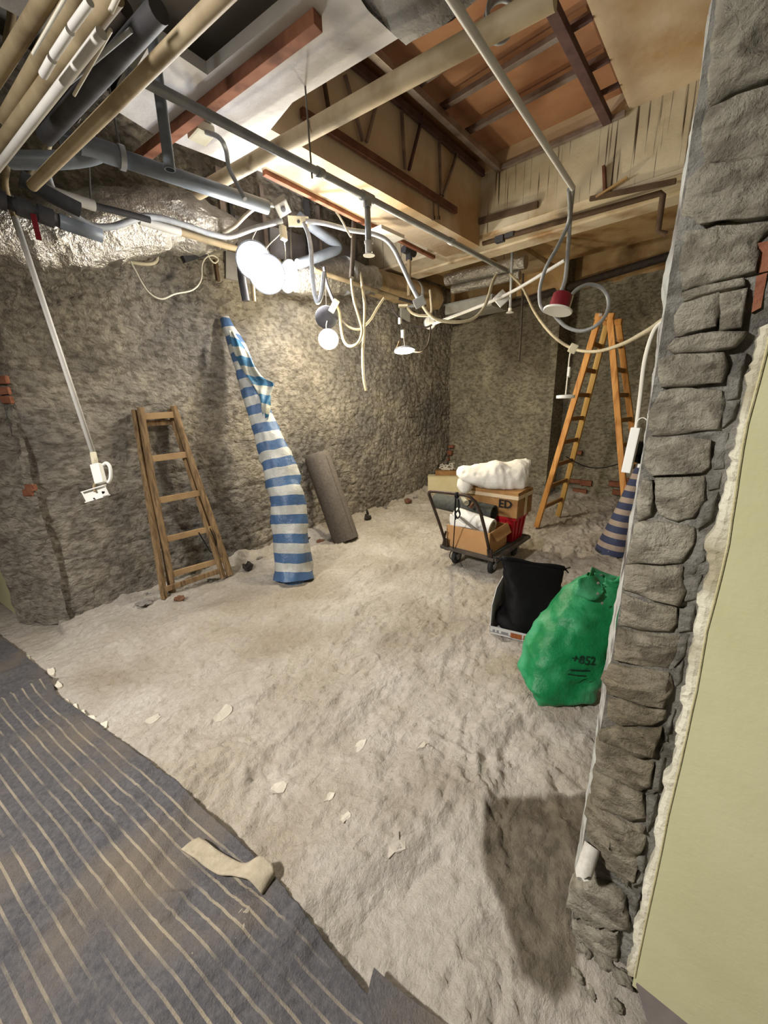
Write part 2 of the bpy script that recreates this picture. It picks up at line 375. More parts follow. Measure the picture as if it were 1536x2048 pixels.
bm = new(); add_box(bm, (6.38, 2.13, 1.8), (0.47, 0.1, 3.6)); obj('wall_recess_side', bm, 'hacked_back_wall', kind='structure', label='shaded return between end wall and recess')
bm = new(); add_box(bm, (6.22, 3.05, 3.28), (0.16, 1.95, 0.64)); add_box(bm, (6.66, 0.9, 3.32), (0.1, 2.6, 0.6))
obj('wall_back_upper', bm, 'old_tan_paint', kind='structure', label='tan painted strip of wall above the hacked stone')
bm = new(); add_box(bm, (3.9, 0.03, 1.8), (5.5, 0.12, 3.7)); add_box(bm, (5.0, 0.26, 1.8), (3.3, 0.36, 3.7)); obj('wall_right', bm, 'hacked_back_wall', kind='structure', label='side wall running back behind the stone pier')

# exposed red bricks where the render is gone
mat('red_brick', S(120, 74, 56), S(146, 98, 76), scale=14, rough=0.95, bump=0.006, bscale=40)
def brick(parent, c, d, rot=0.0, nrm=None):
    bm = new(); add_box(bm, c, d, Matrix.Rotation(rot, 3, 'Z') if rot else None, 0.006)
    for v in bm.verts: v.co += Vector((random.uniform(-1, 1), random.uniform(-1, 1), random.uniform(-1, 1))) * 0.004
    obj('brick', bm, 'red_brick', parent)
for (px, py, wd, ht) in ((1148, 962, 0.19, 0.06), (1172, 966, 0.17, 0.08), (1160, 982, 0.2, 0.06), (1233, 968, 0.2, 0.07), (1262, 962, 0.12, 0.08), (1240, 985, 0.2, 0.07), (1157, 905, 0.1, 0.06)):
    p = onX(px, py, 6.57); brick(wall_recess, p, (0.07, wd, ht))
for (px, py, wd, ht) in ((897, 905, 0.16, 0.08), (903, 893, 0.1, 0.05), (893, 917, 0.12, 0.06)):
    p = onX(px, py, 6.12); brick(wall_back, p, (0.08, wd, ht))

# ---- end of the left wall: splayed stripped jamb and pale green lining board
jA = Vector((0.29, LWY(0.29), 0)); jB = at(46, 1246)
bm = new(); d = (jB - jA); n = 26; k = 130
rows = []
jn = Vector((d.y, -d.x, 0)).normalized()
if jn.x > 0: jn = -jn
for i in range(n + 1):
    row = []
    for j in range(k + 1):
        z = 3.3 * j / k; p = jA + d * ((i / n) * 1.3 - 0.16)
        hh = float(hack_h(np.array(i * 0.012), np.array(z), 411)) * 0.8 + 0.012 * math.sin(z * 9) * (1 - i / n)
        row.append(bm.verts.new((p.x + jn.x * hh, p.y + jn.y * hh, z - 0.02)))
    rows.append(row)
for i in range(n):
    for j in range(k): bm.faces.new((rows[i][j], rows[i + 1][j], rows[i + 1][j + 1], rows[i][j + 1]))
wall_jamb = obj('wall_jamb', bm, 'hacked_stone_wall', smooth=True, kind='structure', label='stripped jamb at the near end of the long stone wall')
for (px, py) in ((6, 760), (10, 782), (14, 800), (62, 975), (58, 985)):
    p = onP(px, py, tuple(jA), tuple(jn)); brick(wall_jamb, p + jn * 0.0, (0.03, 0.06, 0.045), math.atan2(d.y, d.x) + math.pi / 2)
mat('pale_green_board', S(182, 180, 142), S(190, 188, 152), scale=3, rough=0.55, spec=0.3, bump=0.0008, bscale=60)
mat('board_edge', S(176, 168, 128), S(196, 190, 156), scale=20, rough=0.9, bump=0.003, bscale=60)
bd = (at(22, 1219) - at(50, 1241)); bd.z = 0; bd.normalize(); b0 = at(50, 1241)
bm = new(); add_box(bm, b0 + bd * 0.6 + Vector((0, 0, 1.24)), (1.2, 0.03, 2.44), Matrix.Rotation(math.atan2(bd.y, bd.x), 3, 'Z'))
obj('wall_lining_board', bm, 'pale_green_board', kind='structure', label='pale green lining board at the near end of the long wall')
bm = new(); add_box(bm, b0 + bd * 0.64 + Vector((0.075, 0.05, 1.78)) , (1.3, 0.08, 3.5), Matrix.Rotation(math.atan2(bd.y, bd.x), 3, 'Z'))
obj('wall_lining_backing', bm, 'pier_mortar', kind='structure')

# ---- ceilings and beams
mat('white_ceiling', S(204, 202, 204), S(220, 218, 220), scale=2.0, rough=0.9, bump=0.006, bscale=9, c3=S(180, 174, 166), s3=1.2)
mat('tan_plaster', S(204, 184, 156), S(216, 199, 174), scale=1.8, rough=0.9, bump=0.006, bscale=12, c3=S(180, 150, 112), s3=1.4)
mat('cream_beam', S(216, 202, 178), S(226, 214, 192), scale=3, rough=0.85, bump=0.004, bscale=20, c3=S(170, 138, 100), s3=2.2)
mat('red_board_ceiling', S(164, 120, 90), S(180, 136, 104), scale=3, rough=0.85, bump=0.002, bscale=20, c3=S(148, 102, 74), s3=2)
mat('grey_concrete', S(132, 130, 128), S(160, 157, 152), scale=7, rough=0.95, bump=0.03, bscale=10, c3=S(110, 106, 100), s3=3)
mat('void_grey', S(146, 142, 140), S(160, 156, 152), scale=2, rough=0.95, bump=0.01, bscale=8)
# drip-streaked beam face
def drip_material():
    m = mat('drip_streaked_plaster', S(196, 184, 160), S(212, 202, 180), scale=3, rough=0.9, bump=0.004, bscale=16, c3=S(150, 128, 96), s3=2.0)
    nt = m.node_tree; L = nt.links; b = nt.nodes['Principled BSDF']; src = b.inputs['Base Color'].links[0].from_socket
    tc = nn(nt, 'ShaderNodeTexCoord'); mp = nn(nt, 'ShaderNodeMapping'); mp.inputs['Scale'].default_value = (1, 34, 0.9); L.new(tc.outputs['Object'], mp.inputs[0])
    n = nn(nt, 'ShaderNodeTexNoise'); n.inputs['Scale'].default_value = 1.6; n.inputs['Detail'].default_value = 2; L.new(mp.outputs[0], n.inputs[0])
    r = nn(nt, 'ShaderNodeValToRGB'); r.color_ramp.elements[0].position = 0.62; r.color_ramp.elements[1].position = 0.72; L.new(n.outputs['Fac'], r.inputs[0])
    mx = nn(nt, 'ShaderNodeMixRGB'); L.new(r.outputs[0], mx.inputs[0]); L.new(src, mx.inputs[1]); mx.inputs[2].default_value = S(74, 60, 46); L.new(mx.outputs[0], b.inputs['Base Color'])
drip_material()
def slab(name, x0, x1, y0, y1, z0, z1, m, label=None, kind='structure'):
    bm = new(); add_box(bm, ((x0 + x1) / 2, (y0 + y1) / 2, (z0 + z1) / 2), (x1 - x0, y1 - y0, z1 - z0)); return obj(name, bm, m, kind=kind, label=label)
OY0, OY1 = 0.98, 2.12
slab('ceiling', 1.7, 6.7, -0.4, OY0, 3.6, 3.75, 'tan_plaster', 'tan plastered ceiling slab on the right')
slab('ceiling_boarded', 1.4, 4.1, OY0 - 0.02, 2.3, 3.72, 3.8, 'red_board_ceiling', 'red-brown boarded ceiling inside the framed opening')
slab('ceiling_rear', 4.0, 6.8, OY0, 4.2, 3.6, 3.75, 'tan_plaster')
slab('ceiling_void', -2.2, 4.1, -1.6, 4.3, 3.82, 3.9, 'void_grey', 'dim grey slab above the missing ceiling panels')
slab('ceiling_backing', -0.6, 1.56, 0.3, 2.6, 3.16, 3.2, 'void_grey', 'grey board visible through the hole in the white ceiling')
slab('ceiling_side', 1.4, 4.1, 2.62, 4.0, 3.56, 3.7, 'void_grey')
# long beam beside the truss
slab('ceiling_beam', 1.56, 4.02, 2.22, 2.62, 3.005, 3.62, 'tan_plaster', 'long plastered beam behind the rusty truss')
slab('ceiling_beam_end', 4.0, 6.2, 2.24, 2.64, 3.24, 3.62, 'tan_plaster')
# cross beam: streaked face, stepped cream soffit
slab('ceiling_cross_beam', 4.02, 4.30, -0.3, 4.0, 3.10, 3.62, 'drip_streaked_plaster', 'drip-streaked cross beam at the end of the opening')
bm = new()
add_box(bm, (4.18, 1.9, 3.085), (0.30, 4.2, 0.03)); add_box(bm, (4.36, 1.9, 3.11), (0.10, 4.2, 0.05)); add_box(bm, (4.5, 1.9, 3.09), (0.2, 4.2, 0.05)); add_box(bm, (4.47, 1.9, 3.25), (0.3, 4.2, 0.3))
obj('trim_1', bm, 'cream_beam', kind='structure', label='cream stepped underside of the cross beam')
bm = new(); add_box(bm, (5.35, 1.9, 3.32), (1.55, 4.2, 0.05)); obj('ceiling_soffit', bm, 'old_tan_paint', kind='structure', label='tan painted soffit behind the cross beam')

# white false ceiling, what is left of it (with the big hole in it)
Zw = 3.0
def poly_slab(name, pts, z0, z1, m, label=None):
    bm = new(); add_prism(bm, [Vector((p[0], p[1], z0)) for p in pts], (0, 0, z1 - z0)); return obj(name, bm, m, kind='structure', label=label)
def xy(px, py, z=Zw): p = at(px, py, z); return (p.x, p.y)
eA, eB = xy(585, 205), xy(805, 72)
poly_slab('ceiling_white', [xy(480, 335), eA, eB, xy(760, 0), xy(760, -60), xy(680, -60), xy(600, 0), xy(415, 150), xy(330, 93), xy(300, 88), xy(240, 190), xy(230, 220), xy(310, 270)], Zw, Zw + 0.05, 'white_ceiling', 'white painted remnant of ceiling under the hole')
bm = new()
pts = [xy(735, -5, Zw), xy(790, 50, Zw), xy(812, 70, Zw), xy(905, 14, Zw), xy(1010, -70, Zw), xy(900, -200, Zw), xy(700, -60, Zw)]
add_prism(bm, [Vector((p[0], p[1], 2.965)) for p in pts], (0, 0, 0.3))
bmesh.ops.subdivide_edges(bm, edges=bm.edges, cuts=6, use_grid_fill=True)
for v in bm.verts: v.co += Vector((0.02, 0.02, 0.03)) * float(vnoise(v.co.x * 9, v.co.y * 9, v.co.z * 9, 5))
obj('ceiling_broken_edge', bm, 'grey_concrete', smooth=True, kind='structure', label='broken grey concrete edge beside the white ceiling')
# the rest of the ceiling above and behind the photographer
slab('ceiling_near', -2.4, 0.25, -2.0, 0.7, 3.2, 3.3, 'white_ceiling')
slab('wall_rear', -2.5, -2.4, -3, 5, 0, 3.9, 'pale_green_board')

# ================================================================== STONE PIER ON THE RIGHT (with its stones) AND GREEN BOARD
PX = 0.91
bm = new(); add_box(bm, (1.05, -1.2, 1.9), (0.2, 2.55, 3.9))
wall_pier = obj('wall_pier', bm, 'pier_mortar', kind='structure', label='stripped rubble stone pier beside the green board')
# mortar face between the stones, uneven
def edge_sil():
    pts = [(1425, -30), (1400, 150), (1388, 260), (1372, 340), (1360, 430), (1345, 500), (1330, 545), (1322, 590), (1330, 630), (1316, 665), (1312, 720), (1303, 800), (1290, 868), (1284, 930), (1272, 985), (1262, 1030), (1250, 1100), (1240, 1160), (1226, 1230), (1215, 1290), (1206, 1360), (1197, 1440), (1190, 1500), (1178, 1560), (1166, 1630), (1156, 1690), (1146, 1770), (1138, 1850), (1142, 1900)]
    zs = []; ys = []
    for p in pts: q = onX(p[0], p[1], 1.13); zs.append(q.z); ys.append(q.y)
    o = np.argsort(zs); return np.array(zs)[o], np.array(ys)[o]
SZ, SY = edge_sil()
n_z = 240; zz = np.linspace(-0.1, 3.2, n_z); G = np.zeros((16, n_z, 3))
for i in range(16):
    t = i / 15; X = 0.93 + 0.20 * t
    y1 = np.interp(zz, SZ, SY); y0 = 0.125 + 0.008 * fbm(zz * 9, zz * 0, None, 3, 5)
    Y = y0 + (y1 - y0) * t ** 0.8 + 0.006 * fbm(zz * 24, zz * 0 + t * 5, None, 3, 9) * (1 if 0 < i < 15 else 0.4)
    G[i, :, 0] = X; G[i, :, 1] = Y; G[i, :, 2] = zz
mat('pale_render', S(160, 162, 160), S(190, 190, 184), scale=14, rough=0.95, bump=0.008, bscale=40, c3=S(92, 84, 80), s3=9)
grid_obj('render_coat', G, 'pale_render', wall_pier)
ny = 60; ys = np.linspace(0.128, -0.35, ny); G = np.zeros((ny, n_z, 3)); Yg, Zg = np.meshgrid(ys, zz, indexing='ij')
G[..., 0] = 0.920 - 0.012 * fbm(Yg * 14, Zg * 14, None, 4, 31); G[..., 1] = Yg; G[..., 2] = Zg
grid_obj('mortar_bed', G, 'pier_mortar', wall_pier)
STONES = []
def s4(*p): STONES.append([(1250 + x / 2.926, y / 2.926) for x, y in p])
def s5(*p): STONES.append([(1100 + x / 2.927, 700 + y / 2.927) for x, y in p])
def s6(*p): STONES.append([(1050 + x / 2.934, 1350 + y / 2.934) for x, y in p])
s4((548, -120), (900, -120), (900, 470), (740, 490), (640, 540), (500, 632), (490, 430), (520, 250))
s4((510, 645), (660, 560), (900, 490), (900, 890), (640, 940), (470, 955), (440, 850), (455, 740))
s4((470, 968), (650, 950), (900, 900), (900, 1270), (600, 1300), (420, 1325), (345, 1240), (365, 1060))
s4((350, 1345), (600, 1312), (900, 1290), (785, 1410), (765, 1590), (540, 1640), (345, 1690), (322, 1560), (335, 1430))
s4((338, 1705), (540, 1655), (700, 1620), (715, 1670), (540, 1712), (350, 1755))
s4((335, 1775), (535, 1724), (540, 1915), (300, 1965), (290, 1850))
s4((552, 1715), (720, 1680), (705, 1800), (685, 1925), (552, 1930))
s4((290, 1985), (450, 1950), (690, 1945), (640, 2030), (520, 2055), (280, 2075), (240, 2040))
s5((635, 60), (760, 20), (1010, 15), (1030, 100), (1010, 195), (820, 205), (650, 215))
s5((640, 240), (820, 225), (1010, 232), (1020, 350), (990, 468), (800, 488), (608, 488), (600, 330))
s5((565, 505), (760, 505), (950, 520), (945, 690), (900, 722), (740, 730), (600, 735), (550, 640))
s5((612, 745), (760, 742), (908, 735), (905, 880), (835, 980), (740, 1000), (640, 975), (605, 880))
s5((540, 765), (600, 760), (610, 860), (590, 975), (505, 1005), (515, 880))
s5((495, 1025), (650, 1000), (845, 1040), (850, 1140), (770, 1248), (600, 1250), (450, 1255), (470, 1130))
s5((450, 1268), (600, 1262), (765, 1275), (768, 1400), (750, 1490), (600, 1462), (440, 1408))
s5((420, 1425), (600, 1480), (750, 1510), (742, 1600), (700, 1650), (530, 1655), (405, 1620))
s5((392, 1640), (560, 1665), (740, 1690), (735, 1780), (690, 1872), (520, 1850), (370, 1808))
s5((352, 1835), (520, 1868), (700, 1895), (705, 2005), (640, 2060), (480, 2050), (330, 1990))
s6((470, 20), (640, 40), (840, 20), (845, 110), (820, 185), (700, 170), (560, 125), (480, 100))
s6((480, 135), (560, 145), (700, 190), (830, 205), (820, 262), (700, 312), (560, 292), (480, 250))
s6((430, 322), (560, 302), (700, 325), (790, 318), (765, 470), (690, 485), (560, 410), (440, 360))
s6((425, 385), (560, 425), (690, 500), (765, 520), (735, 655), (680, 680), (540, 610), (422, 570))
s6((405, 590), (540, 630), (690, 695), (705, 820), (620, 860), (500, 800), (395, 745))
s6((368, 770), (500, 830), (640, 880), (700, 905), (695, 1000), (650, 1200), (600, 1250), (480, 1140), (385, 1010), (355, 880))
s6((270, 1215), (400, 1205), (500, 1250), (590, 1320), (600, 1470), (450, 1480), (290, 1430), (245, 1330))
s6((275, 1452), (430, 1495), (545, 1500), (545, 1700), (430, 1640), (280, 1560))
s6((280, 1590), (420, 1660), (560, 1725), (600, 1800), (580, 1900), (420, 1820), (270, 1690))
# grey mortar-covered rubble beside the board
s5((1040, 150), (1150, 20), (1130, 130), (1100, 290), (1030, 300)); s5((1030, 315), (1100, 305), (1075, 400), (1005, 465), (1010, 380))
s5((960, 560), (1045, 480), (1035, 590), (1020, 700), (955, 705)); s5((920, 730), (1010, 715), (990, 815), (925, 825)); s5((905, 890), (980, 840), (945, 1000), (850, 1060), (850, 1000))
s5((860, 1160), (930, 1080), (910, 1230), (840, 1330), (770, 1330)); s5((775, 1345), (890, 1320), (860, 1470), (780, 1480)); s5((755, 1520), (850, 1500), (825, 1650), (745, 1660))
s5((745, 1690), (815, 1670), (790, 1800), (720, 1870)); s5((715, 1890), (780, 1820), (765, 1960), (710, 2030))
s6((825, 290), (880, 210), (830, 430), (780, 490)); s6((770, 520), (820, 480), (790, 680), (740, 700)); s6((710, 720), (780, 700), (745, 870), (710, 960)); s6((655, 1050), (720, 1000), (690, 1220), (620, 1280)); s6((605, 1330), (680, 1290), (640, 1470), (610, 1540))
def make_stone(poly, idx):
    P = [onX(x, y, PX) for x, y in poly]; out = []; n = len(P)
    for i in range(n):
        a, b = P[i], P[(i + 1) % n]; k = max(2, int((b - a).length / 0.012))
        for j in range(k): out.append(a.lerp(b, j / k))
    c = sum(out, Vector()) / len(out)
    size = max((p - c).length for p in out)
    prof = ((1.0, 0.035), (0.995, 0.012), (0.975, 0.003), (0.94, -0.002), (0.87, -0.004), (0.76, -0.006), (0.62, -0.007), (0.48, -0.008), (0.32, -0.008), (0.16, -0.008))
    base = random.uniform(-0.004, 0.006) + (0.008 if idx >= 27 else 0.0); amp = min(0.03, size * 0.2); tilt = random.uniform(-0.08, 0.08)
    bm = new(); rings = []
    for s, dx in prof:
        r = []
        for p in out:
            q = c + (p - c) * s * 1.035
            y, z = q.y, q.z
            wob = float(vnoise(y * 55, z * 55, idx * 3.1, 2)) * 0.006 + float(vnoise(y * 22, z * 22, idx * 3.1, 6)) * 0.007
            if s >= 0.97: q = q + (p - c).normalized() * wob
            h = 0.6 * float(fbm(np.array(y * 16 + z * 9), np.array(z * 34), np.array(idx * 2.7), 4, 3)) + 0.45 * (1 - 2 * abs(float(vnoise(y * 20 + z * 8, z * 44, idx * 1.3, 8))))
            q.x = PX + base + dx - (amp * h if s < 0.98 else 0) + tilt * (p.z - c.z) * s
            r.append(bm.verts.new(q))
        rings.append(r)
    m = len(out)
    for i in range(len(rings) - 1):
        for k in range(m): bm.faces.new((rings[i][k], rings[i][(k + 1) % m], rings[i + 1][(k + 1) % m], rings[i + 1][k]))
    bm.faces.new(rings[-1])
    obj('stone', bm, 'pier_stone' if idx < 27 else 'pier_mortar', wall_pier, smooth=True)
for i, s in enumerate(STONES): make_stone(s, i)
for poly in (((1516, 486), (1545, 480), (1545, 540), (1517, 546)), ((1513, 552), (1535, 545), (1522, 615), (1503, 625))):
    bm = new(); add_prism(bm, [onX(x, y, PX + 0.005) for x, y in poly], (0.03, 0, 0)); obj('brick', bm, 'red_brick', wall_pier)
# plaster lip and board
mat('plaster_lip', S(200, 196, 178), S(220, 217, 202), scale=12, rough=0.95, bump=0.008, bscale=35, c3=S(160, 152, 130), s3=6)
rag = [(1510, 655), (1498, 700), (1488, 760), (1469, 837), (1460, 900), (1452, 935), (1440, 990), (1428, 1040), (1416, 1086), (1406, 1150), (1390, 1205), (1385, 1260), (1374, 1320), (1363, 1383), (1357, 1418), (1348, 1470), (1334, 1525), (1323, 1571), (1316, 1630), (1299, 1698), (1290, 1760), (1278, 1810), (1265, 1861), (1258, 1910), (1254, 1950)]
edg = [(1545, 640), (1532, 700), (1518, 755), (1493, 847), (1484, 895), (1477, 940), (1470, 990), (1462, 1040), (1455, 1089), (1441, 1150), (1427, 1205), (1412, 1260), (1402, 1320), (1391, 1383), (1383, 1418), (1372, 1470), (1360, 1525), (1349, 1571), (1335, 1630), (1322, 1698), (1309, 1760), (1298, 1810), (1287, 1861), (1277, 1910), (1268, 1955)]
def dense(L, k):
    o = []
    for i in range(len(L) - 1):
        for j in range(k): t = j / k; o.append((L[i][0] * (1 - t) + L[i + 1][0] * t, L[i][1] * (1 - t) + L[i + 1][1] * t))
    return o + [L[-1]]
bm = new()
A = []; B = []; Cc = []; D = []
for i, (r, e) in enumerate(zip(dense(rag, 6), dense(edg, 6))):
    a = onX(r[0] + 5 + 8 * float(vnoise(i * .35, 0, None, 3)) + 5 * float(vnoise(i * .9, 0, None, 5)), r[1], 0.892); b = onX(e[0] + 8, e[1], 0.889)
    A.append(bm.verts.new(a)); B.append(bm.verts.new((0.888 + random.uniform(-.002, .001), (a.y * 0.6 + b.y * 0.4), a.z * 0.6 + b.z * 0.4))); Cc.append(bm.verts.new(b)); D.append(bm.verts.new((0.935, a.y + 0.002, a.z)))
for i in range(len(A) - 1):
    for u, v in ((D, A), (A, B), (B, Cc)): bm.faces.new((u[i], v[i], v[i + 1], u[i + 1]))
plaster_lip = obj('plaster_lip', bm, 'plaster_lip', wall_pier)
bm = new()
e0 = [onX(x, y, 0.885) for x, y in edg]; ptop = max(p.z for p in e0)
outl = [Vector((0.885, p.y, p.z)) for p in e0] + [Vector((0.885, -2.4, e0[-1].z)), Vector((0.885, -2.4, e0[0].z))]
outl[len(e0) - 1].z = 0.0; outl[len(e0)].z = 0.0
add_prism(bm, outl, (0.02, 0, 0))
lining = obj('lining_board', bm, 'pale_green_board', wall_pier, label='smooth pale green wall board')
# cut edge of the board in front of the joint line
bm = new(); pts = [onX(x + 1, y, 0.884) for x, y in edg]; add_tube(bm, pts, 0.0022, 6); obj('board_edge', bm, 'board_edge', wall_pier)
# grey strip of vinyl left on the floor in front of the board
mat('grey_vinyl', S(104, 96, 98), S(122, 114, 114), scale=8, rough=0.6)
bm = new(); add_prism(bm, [at(1268, 1958, 0.012), at(1300, 2060, 0.012), (0.70, -0.6, 0.012), (0.9, -0.6, 0.012)], (0, 0, 0.012)); obj('trim_2', bm, 'grey_vinyl', kind='structure', label='grey vinyl strip on the floor along the green board')
# broken white pipe stub sticking out of the pier foot
mat('white_pvc', S(176, 173, 166), S(198, 195, 188), scale=20, rough=0.6, c3=S(140, 132, 118), s3=14)
a = onX(1182, 1700, 0.9); b = onX(1165, 1754, 0.85)
bm = new(); seg = 20; rings = []
axis = (b - a).normalized(); Rr = axis_rot(axis, (1, 0, 0)); L = (b - a).length
for h, r in ((-0.01, .019), (L * .35, .0195), (L * .7, .0195), (L, .0195), (L, .0172), (L * .05, .0168)):
    ring = []
    for k in range(seg):
        an = 2 * math.pi * k / seg; hh = h
        if abs(h - L) < 1e-6: hh = h + 0.007 * math.sin(an * 2 + 1) - 0.008 * max(0, math.cos(an - 2.2)) + 0.002 * math.sin(an * 7)
        ring.append(bm.verts.new(a + Rr @ Vector((r * math.cos(an), r * math.sin(an), hh))))
    rings.append(ring)
for i in range(len(rings) - 1):
    for k in range(seg): bm.faces.new((rings[i][k], rings[i][(k + 1) % seg], rings[i + 1][(k + 1) % seg], rings[i + 1][k]))
bm.faces.new(rings[-1]); bm.faces.new(rings[0][::-1])
stub = obj('pipe_stub', bm, 'white_pvc', smooth=True, angle=40, label='short broken white plastic pipe sticking out of the pier foot', cat='pipe')
# rubble and mortar crumbs at the foot of the pier
for i, (px, py, sx, lab) in enumerate(((1170, 1890, .026, 'mortar lump under the broken pipe stub'), (1212, 1915, .036, 'larger mortar lump at the pier foot'), (1248, 1952, .03, 'mortar lump beside the board corner'), (1186, 1964, .022, 'small mortar crumb in front of the pier'), (1158, 1938, .02, 'small crumb at the edge of the dark floor patch'), (1236, 1996, .02, 'small crumb in front of the grey vinyl strip'))):
    c = at(px, py); c.z = float(floor_h(np.array([c.x]), np.array([c.y]))[0]) - sx * .12; bm = new(); bmesh.ops.create_icosphere(bm, subdivisions=3, radius=1)
    for v in bm.verts:
        n = .62 + .25 * float(vnoise(v.co.x * 2, v.co.y * 2, v.co.z * 2, 70 + i)) + .2 * float(vnoise(v.co.x * 6, v.co.y * 6, v.co.z * 6, 90 + i)); v.co = c + Vector((v.co.x * sx * n, v.co.y * sx * 1.3 * n, v.co.z * sx * .55 * n + sx * .2))
    obj('mortar_lump', bm, 'pier_stone', smooth=True, label=lab, cat='debris')

# ================================================================== THINGS ON THE FLOOR
def dep(px, py, d): return Vector(CAMP + ray(px, py) * (d / F))       # point at optical depth d (metres)
def depth_of(p): return float((RM.T @ (np.array(p) - CAMP))[2])
RIGHT = Vector((0.664, -0.747, 0)).normalized(); FWD = Vector((0.747, 0.664, 0)).normalized()
def fz(x, y): return float(floor_h(np.array([x]), np.array([y]))[0])
def loft(levels, seg=36, expo=2.6, crumple=0.0, cs=14.0, seed=0, sub=4, D=FWD, close_top=True, close_bottom=True, skew=None):
    """levels: (left point, right point, half depth) -> bmesh; closed soft body through them"""
    keys = [(Vector(l), Vector(r), b) for l, r, b in levels]; K = []
    Ls = spline([k[0] for k in keys], sub); Rs = spline([k[1] for k in keys], sub)
    bs = spline([Vector((k[2], 0, 0)) for k in keys], sub)
    bm = new(); rings = []
    for l, r, b in zip(Ls, Rs, bs):
        c = (l + r) / 2; wv = (r - l) / 2; ring = []
        for k in range(seg):
            a = 2 * math.pi * k / seg; ca, sa = math.cos(a), math.sin(a)
            e = 2 / expo; x = math.copysign(abs(ca) ** e, ca); y = math.copysign(abs(sa) ** e, sa)
            p = c + wv * x + D * (b.x * y)
            if crumple:
                n = float(vnoise(p.x * cs, p.y * cs, p.z * cs, seed)) + 0.6 * (1 - 2 * abs(float(vnoise(p.x * cs * 2.1, p.y * cs * 2.1, p.z * cs * 2.1, seed + 5))))
                o = (p - c); p = p + (o.normalized() if o.length > 1e-6 else D) * n * crumple
            ring.append(bm.verts.new(p))
        rings.append(ring)
    for i in range(len(rings) - 1):
        for k in range(seg): bm.faces.new((rings[i][k], rings[i][(k + 1) % seg], rings[i + 1][(k + 1) % seg], rings[i + 1][k]))
    if close_bottom: bm.faces.new(rings[0][::-1])
    if close_top: bm.faces.new(rings[-1])
    return bm
from mathutils.bvhtree import BVHTree
def text_on(name, txt, parent, center, right, up, size, m, bvh=None, ndir=None, lift=0.002, bold=0.0):
    cu = bpy.data.curves.new('t', 'FONT'); cu.body = txt; cu.size = size; cu.align_x = 'CENTER'; cu.align_y = 'CENTER'; cu.offset = bold; cu.resolution_u = 2
    to = bpy.data.objects.new('t', cu); COL.objects.link(to); me = bpy.data.meshes.new_from_object(to)
    bpy.data.objects.remove(to); bm = new(); bm.from_mesh(me); bpy.data.meshes.remove(me)
    if bvh: bmesh.ops.subdivide_edges(bm, edges=[e for e in bm.edges if e.calc_length() > size * 0.25], cuts=2)
    right = Vector(right).normalized(); up = Vector(up).normalized(); n = right.cross(up).normalized(); c = Vector(center)
    for v in bm.verts:
        p = c + right * v.co.x + up * v.co.y
        if bvh:
            d = Vector(ndir) if ndir else -n
            h = bvh.ray_cast(p - d * 0.5, d)
            if h[0] is not None: p = h[0] - d * lift
        else: p = p + n * lift
        v.co = p
    return obj(name, bm, m, parent, recalc=False)

